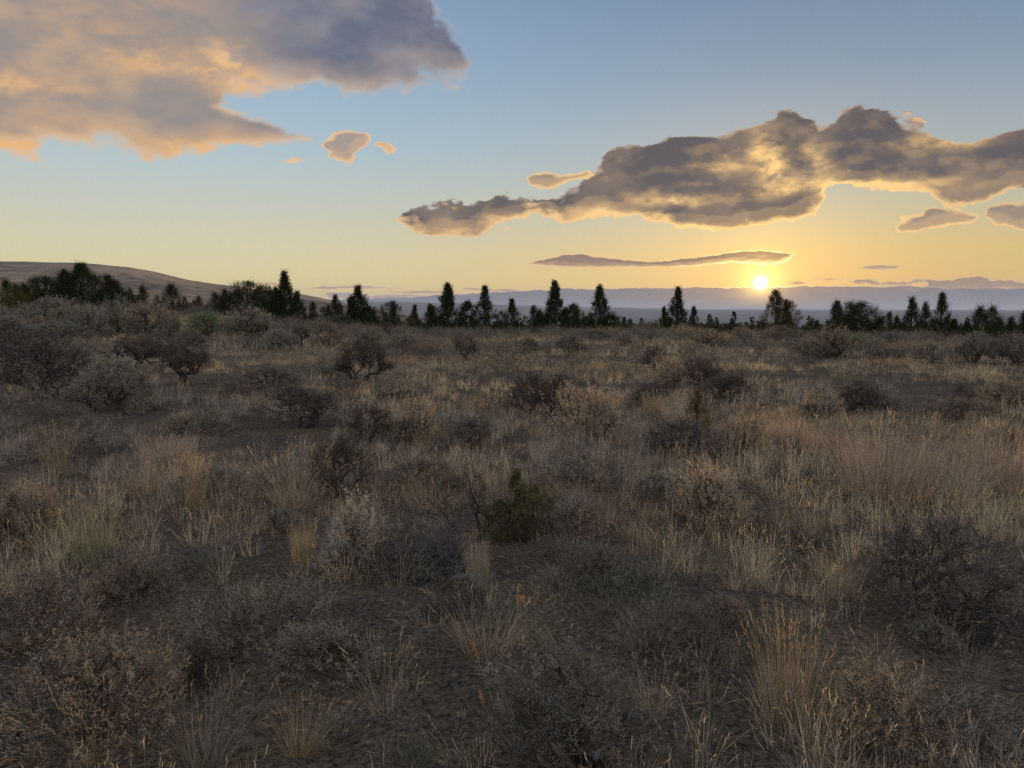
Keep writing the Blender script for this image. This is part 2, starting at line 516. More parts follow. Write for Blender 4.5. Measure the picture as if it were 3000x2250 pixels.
TREEB = [bare_mesh(361, 300, 'tree', 8, 0.1)]
TREEB = [(b.mesh('small_tree_brush_wood', M_WOOD), m.mesh('small_tree_brush_twigs', M_WOOD)) for b, m in TREEB]
LOW = [sage_mesh(400 + i, 520, spike=0.2, leafn=16, leafc=(0.28, 0.266, 0.222), rx=0.62) for i in range(3)]
LOW = [(b.mesh('low_brush_wood', M_WOOD), m.mesh('low_brush_leaves', M_SAGE)) for b, m in LOW]
TUFT = [tuft_mesh(500, 240, 0.13, 0.36, 0.6, 0.0055), tuft_mesh(501, 1100, 0.34, 0.2, 0.35, 0.0042, (0.52, 0.43, 0.32), 0.03, 0.35),
        tuft_mesh(502, 180, 0.1, 0.45, 0.7, 0.005), tuft_mesh(503, 100, 0.12, 0.5, 0.9, 0.0045, (0.43, 0.36, 0.26), 0.3),
        tuft_mesh(504, 320, 0.28, 0.32, 0.55, 0.005, (0.40, 0.33, 0.23), 0.08), tuft_mesh(505, 420, 0.2, 0.22, 0.35, 0.0045, (0.42, 0.34, 0.24), 0.12, 0.3)]
TUFT = [(m.mesh('grass_blades', M_GRASS), h.mesh('grass_seed_heads', M_GRASS)) for m, h in TUFT]

rngp = np.random.default_rng(77)


def plant(name, cat, pair, partnames, px, base, w, h, label, tint=(1, 1, 1), group=None, rot=None, lean=0.0, tint2=None):
    p, d = at(px, base)
    sc = d / FPX
    W, H = w * sc, h * sc
    root = obj(name, None, loc=(p[0], p[1], p[2] - 0.015))
    root.empty_display_size = 0.1
    rot = rngp.uniform(0, 2 * PI) if rot is None else rot
    root.rotation_euler = (rngp.normal() * 0.06, rngp.normal() * 0.06, rot)
    root.scale = (W * 1.06, W * rngp.uniform(0.8, 1.15), H * 1.02)
    tag(root, label, cat, group)
    for me, nm, tc in zip(pair, partnames, (tint2 or tint, tint) if nm_wood(partnames) else (tint, tint)):
        o = obj(nm, me, root); o.color = (*tc, 1)
    return root


def nm_wood(pn):
    return pn[0] == 'branches'


WT = (1, 1, 1)


def shrub(kind, px, base, w, h, label, tone='grey', v=None, rot=None, group=None):
    tints = {'grey': (0.95, 0.95, 1.0), 'dark': (0.68, 0.65, 0.66), 'silver': (1.0, 1.02, 1.0), 'tan': (1.0, 0.93, 0.84), 'green': (0.65, 0.9, 0.55),
             'rust': (1.08, 0.94, 0.84), 'pale': (1.15, 1.05, 0.95), 'plain': (1, 1, 1), 'dim': (0.5, 0.52, 0.54), 'black': (0.75, 0.7, 0.66), 'olive': (0.8, 0.8, 0.45), 'red': (0.98, 0.88, 0.82)}
    lib, name, pn, cat = {
        'sage': (SAGE, 'sagebrush', ('branches', 'foliage'), 'shrub'), 'pale': (PALE, 'rabbitbrush', ('branches', 'foliage'), 'shrub'),
        'spiky': (PALE, 'sagebrush', ('branches', 'foliage'), 'shrub'), 'fan': (FAN, 'bare_shrub', ('branches', 'twigs'), 'shrub'), 'gnarl': (GNARL, 'bare_shrub', ('branches', 'twigs'), 'shrub'),
        'tree': (TREEB, 'bare_shrub', ('branches', 'twigs'), 'shrub'), 'low': (LOW, 'low_shrub', ('branches', 'foliage'), 'shrub')}[kind]
    if v is None: v = int(rngp.integers(len(lib)))
    grp = {'sagebrush': 'sagebrush on the desert flat', 'rabbitbrush': 'pale rabbitbrush on the desert flat', 'bare_shrub': 'bare dark shrubs on the desert flat', 'low_shrub': 'low shrubs among the grass'}[name]
    plant(name, cat, lib[v % len(lib)], pn, px, base, w, h, label, tints[tone], group or grp, rot, tint2=(1, 1, 1))


def tuft(px, base, w, h, label, tone='straw', v=None, rot=None):
    tints = {'straw': (1, 1, 1), 'rust': (0.86, 0.84, 0.80), 'pale': (1.1, 1.1, 1.1), 'grey': (0.75, 0.78, 0.82), 'gold': (1.08, 1.0, 0.82), 'pink': (1.0, 0.94, 0.92), 'orange': (1.0, 0.8, 0.66), 'green': (0.7, 0.85, 0.6)}
    if v is None: v = int(rngp.integers(len(TUFT)))
    plant('bunchgrass', 'grass tuft', TUFT[v], ('blades', 'seed_sprays'), px, base, w * 1.15, h, label, tints[tone], 'clumps of dry bunchgrass', rot)

# ------------------------------------------------------------------ the shrubs one can tell apart (kind, spot, size, label)
for row in [
    # left skyline thicket
    ('sage', 135, 962, 110, 78, 'domed grey sagebrush under the yellow-green young juniper', 'grey'),
    ('sage', 250, 990, 105, 82, 'sagebrush with a visible forked trunk below the biggest juniper', 'grey', 3),
    ('sage', 350, 978, 125, 86, 'broad rounded sagebrush at the right foot of the biggest juniper', 'grey', 4),
    ('sage', 432, 984, 115, 86, 'large sagebrush below the small lone cone juniper near the hill', 'tan', 0),
    ('sage', 505, 986, 66, 52, 'small dark sagebrush ending the thicket under the hill', 'dark'),
    ('sage', 160, 995, 110, 44, 'low silvery sagebrush in front of the forked-trunk sagebrush', 'silver'),
    ('low', 68, 992, 100, 50, 'tan dried brush at the left edge below the young juniper', 'tan'),
    ('sage', 12, 970, 80, 58, 'grey sagebrush cut by the left edge below the junipers', 'grey'),
    ('sage', 605, 985, 90, 64, 'green bushy shrub standing out among grey sagebrush', 'green', 0),
    ('sage', 752, 985, 150, 76, 'wide grey sagebrush mound under the round juniper', 'grey', 4),
    ('sage', 672, 972, 70, 40, 'dim sagebrush below the pair of close juniper spires', 'dark'),
    ('gnarl', 18, 1098, 150, 112, 'blackish bare shrub cut by the left edge', 'black'),
    ('sage', 30, 1008, 120, 66, 'grey sagebrush behind the blackish bare shrub at the left edge', 'grey'),
    ('fan', 138, 1168, 250, 165, 'big dark bare shrub with thick trunk, largest at the left', 'plain', 2, 0.6),
    ('gnarl', 395, 1090, 175, 100, 'gnarled umbrella-shaped bare shrub, left half of a twisted pair', 'black', 0, 0.3),
    ('gnarl', 545, 1128, 135, 120, 'twisted bare shrub with open trunks, right half of a twisted pair', 'black', 1, 2.2),
    ('sage', 335, 1208, 215, 140, 'broad grey sagebrush in front of the umbrella-shaped bare shrub', 'grey', 2),
    ('low', 160, 1070, 120, 60, 'grey brush behind the largest bare shrub at the left', 'grey'),
    ('sage', 560, 1014, 100, 42, 'low dark sagebrush in grass below the green bushy shrub', 'dark'),
    ('sage', 470, 1045, 90, 40, 'grey sagebrush low behind the twisted pair of bare shrubs', 'plain'),
    # middle left
    ('sage', 945, 962, 68, 32, 'small sagebrush at the foot of the tall spire juniper', 'grey'),
    ('sage', 963, 1024, 84, 80, 'dark ball-shaped sagebrush alone in the grass', 'dark', 0),
    ('sage', 830, 1034, 96, 66, 'grey sagebrush with grass through it beside the ball-shaped one', 'grey', 2),
    ('tree', 882, 1012, 70, 58, 'little bare shrub on a thin stalk beside the ball-shaped sagebrush', 'plain', 0, 1.0),
    ('sage', 1085, 972, 56, 42, 'dark round brush at the foot of the ragged juniper', 'dark'),
    ('tree', 1137, 984, 42, 42, 'tiny mushroom-shaped shrub near the ragged juniper', 'plain', 0, 2.0),
    ('sage', 1078, 1022, 118, 58, 'fluffy grey sagebrush behind the miniature-tree shrub', 'tan', 4),
    ('tree', 1066, 1134, 158, 140, 'miniature-tree bare shrub with forked trunk in open grass', 'black', 0, 0.0),
    ('sage', 1190, 1020, 92, 40, 'wide low sagebrush right of the miniature-tree shrub', 'grey'),
    ('sage', 1365, 1058, 102, 86, 'dark rounded sagebrush with bare left stems in golden grass', 'dark', 3),
    ('sage', 810, 1150, 145, 78, 'dark grey sagebrush behind the pale-topped dark-trunked shrub', 'dark', 5),
    ('sage', 955, 1105, 50, 36, 'small grey sagebrush left of the miniature-tree shrub', 'grey'),
    ('gnarl', 885, 1252, 195, 132, 'pale-topped shrub with a dark leaning trunk', 'plain', 2, 1.2),
    ('low', 880, 1180, 180, 50, 'pale tan brush crowning the dark-trunked shrub', 'tan'),
    ('fan', 1082, 1296, 145, 122, 'dark twiggy bare shrub with upright stems among dry grass', 'black', 1, 1.7),
    ('pale', 1205, 1290, 120, 122, 'tan feathery shrub right of the dark twiggy upright one', 'tan', 1),
    ('sage', 1385, 1308, 132, 94, 'dark cushion-shaped sagebrush in the middle of the field', 'dark', 0),
    ('low', 1165, 1160, 100, 50, 'grey low brush under the miniature-tree shrub', 'plain'),
    ('low', 1440, 1190, 80, 44, 'rust-brown low brush behind the cushion-shaped sagebrush', 'rust'),
    ('sage', 1416, 978, 46, 26, 'small brush at the foot of the thin dark spire juniper', 'grey'),
    ('sage', 1478, 980, 46, 30, 'small pale brush right of the thin dark spire juniper', 'tan'),
    # middle right
    ('sage', 1620, 984, 52, 32, 'dark brush at the foot of the two-lobed tall juniper', 'dark'),
    ('gnarl', 1668, 1048, 96, 66, 'tilted bare shrub with a bright forked stem', 'black', 1, 3.3),
    ('sage', 1545, 1026, 64, 36, 'low dark sagebrush left of the tilted bare shrub', 'dark'),
    ('sage', 1750, 1000, 80, 34, 'dark brush below the wide cone juniper', 'dark'),
    ('sage', 1825, 1012, 62, 38, 'grey brush in grass right of the wide cone juniper', 'grey'),
    ('sage', 1900, 984, 90, 42, 'dark wide sagebrush near the three-spired juniper', 'dark'),
    ('sage', 1990, 990, 90, 36, 'brown brush under the three-spired juniper', 'rust'),
    ('fan', 1920, 1088, 78, 78, 'reddish-dark upright bare shrub behind the pale seeded shrub', 'red', 2, 0.4),
    ('pale', 1958, 1135, 105, 86, 'pale seeded shrub with tall tips under the sun side', 'tan', 0),
    ('gnarl', 2062, 1152, 135, 112, 'red-brown tangled bare shrub, bigger of two under the sun', 'red', 0, 1.0),
    ('gnarl', 2135, 1174, 130, 86, 'low sprawling bare shrub with curved limbs under the sun', 'red', 2, 2.9),
    ('fan', 1905, 1190, 96, 72, 'dark red-brown bush left of the olive sapling', 'red', 0),
    ('fan', 1556, 1222, 125, 145, 'fan-shaped bare shrub, left of a joined pair', 'black', 1, 0.2),
    ('fan', 1632, 1218, 130, 138, 'greyer fan-shaped bare shrub, right of a joined pair', 'plain', 2, 2.0),
    ('pale', 1745, 1284, 170, 142, 'pale leafy shrub with dark centre beside the fan-shaped pair', 'pale', 0),
    ('low', 2070, 1012, 130, 46, 'brown brush on the skyline left of the sun', 'rust'),
    ('sage', 2178, 1004, 76, 40, 'brush on the skyline directly below the sun', 'rust'),
    ('sage', 2270, 998, 90, 40, 'glowing brush in front of the open gold-lit juniper', 'rust'),
    ('fan', 1985, 1340, 215, 120, 'grey wiry bare shrub in front of the olive sapling', 'plain', 1, 2.5),
    ('pale', 2168, 1336, 130, 118, 'pale-topped dark-stemmed shrub right of the olive sapling', 'tan', 2),
    # right
    ('sage', 2450, 1046, 140, 78, 'big dark sagebrush mound below the winged juniper', 'rust', 4),
    ('sage', 2505, 1036, 70, 50, 'greenish brush against the big dark mound on the right', 'green'),
    ('sage', 2370, 1040, 80, 46, 'brown low brush left of the big dark mound', 'rust'),
    ('sage', 2552, 1034, 60, 38, 'grey brush below the round bushy juniper on the right', 'grey'),
    ('sage', 2612, 1006, 54, 28, 'small grey-topped brush behind the row of three spires', 'grey'),
    ('low', 2632, 1048, 64, 36, 'dark tussock-like brush with gold grass at its foot', 'rust'),
    ('sage', 2728, 1064, 64, 56, 'ball-shaped grey brush in front of the three slim spires', 'grey', 0),
    ('sage', 2690, 1040, 60, 30, 'brush between the gold-footed tussock and the ball-shaped brush', 'plain'),
    ('sage', 2857, 1062, 100, 74, 'broad sagebrush in front of the dense snag-topped juniper', 'grey', 2),
    ('sage', 2978, 1070, 90, 72, 'dark shrub cut by the right edge', 'dark', 3),
    ('low', 2920, 1050, 70, 44, 'dim brush between the broad sagebrush and the right edge', 'dark'),
    ('gnarl', 2512, 1206, 125, 88, 'bare dark shrub behind the tallest straw clump', 'red', 1, 0.8),
    ('pale', 2385, 1230, 110, 80, 'pinkish pale brush left of the bare dark shrub on the right', 'rust', 1),
    ('low', 2575, 1195, 80, 40, 'grey brush behind the tallest straw clump', 'grey'),
    ('fan', 2815, 1194, 66, 64, 'small whitened bare shrub with bright upright tips', 'pale', 2),
    ('low', 2835, 1225, 150, 50, 'rusty brown brush below the small whitened bare shrub', 'red'),
    ('low', 2960, 1185, 110, 60, 'reddish brush at the right edge above the straw clumps', 'rust'),
    # nearer
    ('pale', 2112, 1548, 215, 190, 'fluffy pale dome shrub, lightest round bush on the right', 'pale', 2),
    ('fan', 2745, 1812, 420, 268, 'wide near bare shrub with reddish trunk at the right', 'plain', 0, 1.1),
    ('pale', 1036, 1664, 200, 178, 'silvery pale feathery bush left of the juniper sapling', 'silver', 0),
    ('fan', 1000, 1455, 195, 185, 'dark bushy shrub beside tall straw grass, left of centre', 'black', 2, 0.9),
    ('low', 80, 1566, 175, 125, 'reddish low dome brush near the left edge', 'rust', 0),
    ('low', 745, 1885, 215, 165, 'grey-brown dome brush with fine upright twigs', 'plain', 1),
    ('low', 335, 2150, 330, 235, 'pinkish mat of fine brush at the bottom left', 'rust', 2),
    ('spiky', 1680, 2238, 420, 268, 'dark near sagebrush with upright grey tips at the bottom centre', 'dim', 1),
    ('low', 2005, 1915, 180, 135, 'dark tangled mound between straw clumps', 'dark', 1),
    ('low', 2590, 2195, 240, 175, 'rust-tinted twiggy brush at the bottom right', 'rust', 0),
    ('low', 2805, 2205, 210, 135, 'grey twiggy brush right of the rust-tinted one', 'grey', 1),
    ('low', 965, 1955, 220, 120, 'low grey brush with dry stalks right of the dome brush', 'plain', 2),
    ('low', 80, 1885, 190, 165, 'rusty grass-filled brush at the left edge near the front', 'rust', 1),
    ('sage', 575, 1965, 95, 95, 'small dark brush left of the grey-brown dome brush', 'dark', 1),
    ('low', 372, 1768, 165, 130, 'red-brown dome brush on bare soil at the left', 'red', 0),
    ('low', 1770, 1690, 170, 90, 'dark low brush in front of the pale dome shrub', 'dark', 2),
    ('low', 1660, 1560, 150, 100, 'grey wispy brush right of the juniper sapling', 'grey', 0),
    ('low', 1700, 1420, 150, 90, 'rounded ash-grey brush above the wispy one', 'grey', 1),
    ('low', 2130, 1830, 130, 80, 'rusty brush behind the tall rust-coloured grass', 'red', 2),
    ('sage', 2738, 1900, 100, 75, 'small silver-green leafy plant on bare soil under the near bare shrub', 'silver', 1),
    ('low', 2300, 1600, 130, 80, 'dark low brush below the fluffy pale dome shrub', 'dark', 1),
    ('low', 1250, 1420, 170, 80, 'dark shaded brush behind the fallen branches', 'dark', 2),
    ('sage', 830, 1560, 90, 70, 'small bluish brush left of the silvery feathery bush', 'grey', 1),
    ('low', 640, 1440, 160, 80, 'faded brush behind the yellow upright clump', 'plain', 0),
    ('low', 1950, 1450, 180, 70, 'grey grassy brush left of the fluffy pale dome', 'plain', 0),
    ('low', 200, 1330, 170, 70, 'grey brush in front of the largest bare shrub', 'grey', 1),
    ('low', 560, 1270, 150, 60, 'grey brush below the twisted pair of bare shrubs', 'plain', 2),
]:
    shrub(*row)

# ------------------------------------------------------------------ clumps of bunchgrass one can tell apart
for row in [
    (2600, 1455, 255, 225, 'tallest and widest straw clump, on the right', 'pink', 1),
    (2770, 1470, 190, 145, 'shorter greenish-straw clump beside the tallest straw clump', 'straw', 1),
    (2930, 1425, 190, 160, 'straw clump at the right edge', 'pink', 1),
    (2310, 2125, 200, 300, 'tall rust-coloured clump with seed stalks at the lower right', 'rust', 5),
    (880, 2215, 150, 190, 'upright straw clump fanning from one root near the bottom', 'gold', 0),
    (1430, 1895, 230, 180, 'straw clump leaning left, below the fallen branches', 'straw', 4),
    (290, 2225, 180, 230, 'thin rusty stalks rising from the pinkish mat', 'gold', 3),
    (590, 2245, 240, 240, 'loose grey-straw clump at the bottom left', 'grey', 0),
    (170, 1405, 90, 165, 'tall reddish clump near the left edge', 'rust', 0),
    (485, 1368, 130, 105, 'soft pale clump left of the yellow upright clump', 'pink', 1),
    (425, 1445, 105, 75, 'low orange-rust tuft beside the yellow upright clump', 'orange', 4),
    (570, 1495, 80, 165, 'yellow upright clump between soft pale grass and dark brush', 'gold', 5),
    (860, 1490, 170, 205, 'tall straw clump beside the dark bushy shrub left of centre', 'straw', 0),
    (1270, 1495, 190, 120, 'pinkish straw clump behind the fallen branches', 'pink', 4),
    (1895, 1905, 110, 120, 'straw clump left of the dark tangled mound', 'straw', 4),
    (1570, 1885, 130, 160, 'thin green-straw clump right of the leaning clump', 'green', 3),
    (2400, 2248, 170, 155, 'pale stalks with seed heads at the bottom right', 'pale', 3),
    (2565, 1995, 110, 150, 'sparse thin stalks right of the tall rust-coloured clump', 'pale', 3),
    (2290, 1300, 110, 85, 'soft rounded straw clump below the sun', 'pink', 1),
    (2388, 1330, 80, 95, 'narrow straw clump left of the tallest straw clump', 'pink', 1),
    (2300, 1525, 120, 130, 'thin gold clump right of the fluffy pale dome shrub', 'gold', 3),
    (1190, 1072, 80, 44, 'sunlit gold clump right of the miniature-tree shrub', 'gold', 4),
    (850, 1075, 100, 48, 'gold clump behind the dark grey sagebrush', 'gold', 4),
    (1985, 1240, 90, 90, 'whitish soft clump leaning against the olive sapling', 'pale', 1),
    (1400, 1070, 130, 34, 'gold fringe of grass under the dark rounded sagebrush', 'gold', 4),
    (100, 1760, 170, 130, 'curved pale stalks behind the rusty brush at the left edge', 'grey', 3),
    (260, 1650, 170, 150, 'green-tinted clump on the left beside bare soil', 'green', 0),
    (1130, 2080, 210, 210, 'mixed straw clump in the middle of the foreground', 'straw', 3),
    (1920, 2100, 160, 170, 'few crossing stalks on bare soil right of the dark near sagebrush', 'pale', 3),
    (2480, 2170, 150, 160, 'gold stalks left of the rust-tinted twiggy brush', 'gold', 3),
    (2060, 1640, 130, 70, 'flattened pale grass under the fluffy pale dome shrub', 'grey', 4),
    (700, 1600, 120, 110, 'straw stalks left of the small bluish brush', 'straw', 3),
    (890, 1640, 80, 130, 'yellowish clump left of the silvery feathery bush', 'gold', 1),
    (1330, 2230, 170, 120, 'short straw clump at the bottom edge left of the dark near sagebrush', 'straw', 3),
    (1400, 1700, 70, 150, 'upright straw stalks in front of the juniper sapling', 'straw', 1),
    (1160, 1720, 130, 150, 'tall straw stalks in front of the fallen branches', 'straw', 3),
    (2830, 1990, 190, 130, 'wispy clump below the small silver-green plant', 'grey', 3),
    (1240, 1310, 60, 66, 'small straw tuft at the foot of the tan feathery shrub', 'gold', 4),
    (1575, 1280, 60, 60, 'small straw tuft under the fan-shaped pair', 'gold', 4),
    (1840, 1300, 90, 70, 'straw tuft right of the pale leafy shrub', 'straw', 4),
    (1910, 1210, 50, 70, 'small upright gold tuft left of the olive sapling', 'gold', 1),
    (2590, 1068, 130, 24, 'thin gold strip of grass in front of the gold-footed tussock brush', 'orange', 4),
]:
    tuft(*row)

# ------------------------------------------------------------------ junipers
def crown_leaves(mb, rng, spires, dens, size, col, trunkmb, gap=0.0):
    """spires: (x offset, base z, top z, radius, kind); clumps of scale-leaf sprays on rising limbs"""
    for (ox, zb, zt, R, kind) in spires:
        H = zt - zb
        nb = max(22 if H > 1.2 else 110, int(dens * H * max(R, 0.4) * 17))
        t = rng.uniform(0, 1, nb) ** 0.9
        if kind == 'cone': prof = (1 - t) ** 1.05 * (0.55 + 0.45 * sstep(0, 0.16, t)) * 1.05 + 0.05
        elif kind == 'column': prof = (1 - t ** 1.7) ** 1.15 * (0.65 + 0.35 * sstep(0, 0.2, t)) * 0.95 + 0.03
        elif kind == 'round': prof = np.sqrt(np.clip(1 - (2 * t * 0.97 - 0.93) ** 2, 0.02, 1))
        else: prof = (1 - t) ** 0.7 * (0.5 + 0.5 * vnoise(t * 7, t * 0 + ox * 9 + seed_of(rng), 4)) + 0.06
        ph = rng.uniform(0, 2 * PI, nb)
        lump = 0.35 + 1.25 * vnoise(ph * 1.3 + 3, t * 7, int(rng.integers(99)))
        r = R * prof * lump * rng.uniform(0.35, 1.0, nb) ** 0.5
        C = np.stack([ox + np.cos(ph) * r, np.sin(ph) * r, zb + t * H], 1)
        keep = rng.uniform(size=nb) > gap
        C = C[keep]; ph = ph[keep]; r = r[keep]; prof_ = prof[keep]
        # limbs
        sel = rng.choice(len(C), max(4, len(C) // 3), replace=False)
        st = C[sel].copy(); st[:, 0] = ox + (st[:, 0] - ox) * 0.05; st[:, 1] *= 0.05; st[:, 2] = np.maximum(zb + 0.05 * H, st[:, 2] - r[sel] * 0.7)
        k = np.linspace(0, 1, 4)[None, :, None]
        P = st[:, None] + (C[sel] - st)[:, None] * k; P[..., 2] -= (np.sin(k[..., 0] * PI) * 0.12 * r[sel][:, None])
        tubes(trunkmb, P, np.linspace(0.03, 0.008, 4)[None] * np.ones((len(sel), 1)) * size * 9, 4, np.array([0.06, 0.045, 0.035]))
        nl = 44
        ax = unit(np.stack([np.cos(ph) * 0.5, np.sin(ph) * 0.5, np.full(len(C), 1.0)], 1) + rng.normal(size=C.shape) * 0.2)
        cr = (0.085 + 0.08 * rng.uniform(size=len(C))) * (0.65 + 0.5 * np.minimum(1, R)) * 1.35 * (1 if H > 1.2 else H * 0.45)
        B = np.repeat(C, nl, 0); A = np.repeat(ax, nl, 0); rr = np.repeat(cr, nl)[:, None]
        pos = B + rng.normal(size=B.shape) * rr * 0.45 + A * rr * rng.normal(size=(len(B), 1)) * 0.75
        dl = unit(A * 0.9 + rng.normal(size=B.shape) * 0.6)
        tone = np.repeat(rng.uniform(0.65, 1.4, (len(C), 1)), nl, 0) * rng.uniform(0.7, 1.3, (len(B), 1))
        leaves(mb, pos, dl, size * rng.uniform(0.9, 1.7, len(B)), size * 0.62, np.array(col)[None] * tone, rng)
        # leader tip
        m = 190
        z = rng.uniform(0.72, 1.05, m)
        leaves(mb, np.stack([ox + rng.normal(size=m) * np.maximum(0.02, (1.04 - z) * 0.75 * R), rng.normal(size=m) * np.maximum(0.02, (1.04 - z) * 0.75 * R), zb + z * H], 1), np.array([[0, 0, 1.0]]) + rng.normal(size=(m, 3)) * 0.3, size * 1.2, size * 0.5, np.array(col)[None] * np.ones((m, 1)), rng)


def seed_of(rng):
    return float(rng.integers(1000))


def juniper(px, base, top, width, dist, kind, label, extra=(), dens=1.0, tone=(0.036, 0.043, 0.02), gap=0.0, name='juniper_tree', dead=0, group='junipers along the skyline'):
    rng = np.random.default_rng(int(px * 7 + top))
    d = ray(px, base); k = dist / math.hypot(d[0], d[1])
    x, y = d[0] * k, d[1] * k
    g = float(hgt(x, y))
    dt = ray(px, top); zt = EYE_Z + dt[2] * dist / math.hypot(dt[0], dt[1])
    H = (zt - g) * 1.07
    sc = dist / FPX * 1.58
    W = width * sc * 0.5
    root = obj(name, None, loc=(x, y, g - 0.03)); root.empty_display_size = 0.3
    root.rotation_euler = (0, 0, -math.atan2(x, y))     # local x runs across the view of the flat from the path
    tag(root, label, 'tree', group)
    tb, cb = MB(), MB()
    size = 0.085 * max(0.45, min(1.25, H / 4.5)) if dist > 20 else 0.02 * H
    sp = [(0.0, 0.08 * H, H, W if not extra else W * 0.72, kind)]
    for (ex, eh, ew, ek) in extra:
        sp.append((ex * W, 0.07 * H, eh * H, ew * W, ek))
    for (ox, zb, z1, R, kk) in sp:
        P = np.stack([np.linspace(ox * 0.25, ox, 6), rng.normal(size=6) * 0.02 * H * np.array([0, 1, 1, 1, 1, 0]), np.linspace(-0.05, z1 * 0.97, 6)], 1)
        tubes(tb, P[None], np.array([[0.05, 0.04, 0.032, 0.022, 0.013, 0.004]]) * H * 0.62, 7, np.array([0.075, 0.055, 0.042]))
    crown_leaves(cb, rng, sp, dens * 2.6 / max(0.35, (H / 4.5)) ** 1.0, size, tone, tb, gap)
    if dead:
        n = dead
        z = rng.uniform(0.35, 0.95, n) * H; ph = rng.uniform(0, 2 * PI, n); ln = W * rng.uniform(0.5, 1.15, n) * (1.15 - z / H)
        t = np.linspace(0, 1, 4)[None]
        P = np.stack([np.cos(ph)[:, None] * ln[:, None] * t, np.sin(ph)[:, None] * ln[:, None] * t, z[:, None] + ln[:, None] * 0.35 * t ** 2 + 0 * t], -1)
        tubes(tb, P, np.linspace(0.022, 0.006, 4)[None] * np.ones((n, 1)), 4, np.array([0.11, 0.09, 0.075]))
    obj('trunk', tb.mesh('juniper_wood', M_WOOD, True), root)
    obj('crown', cb.mesh('juniper_foliage', M_JUN), root)
    return root


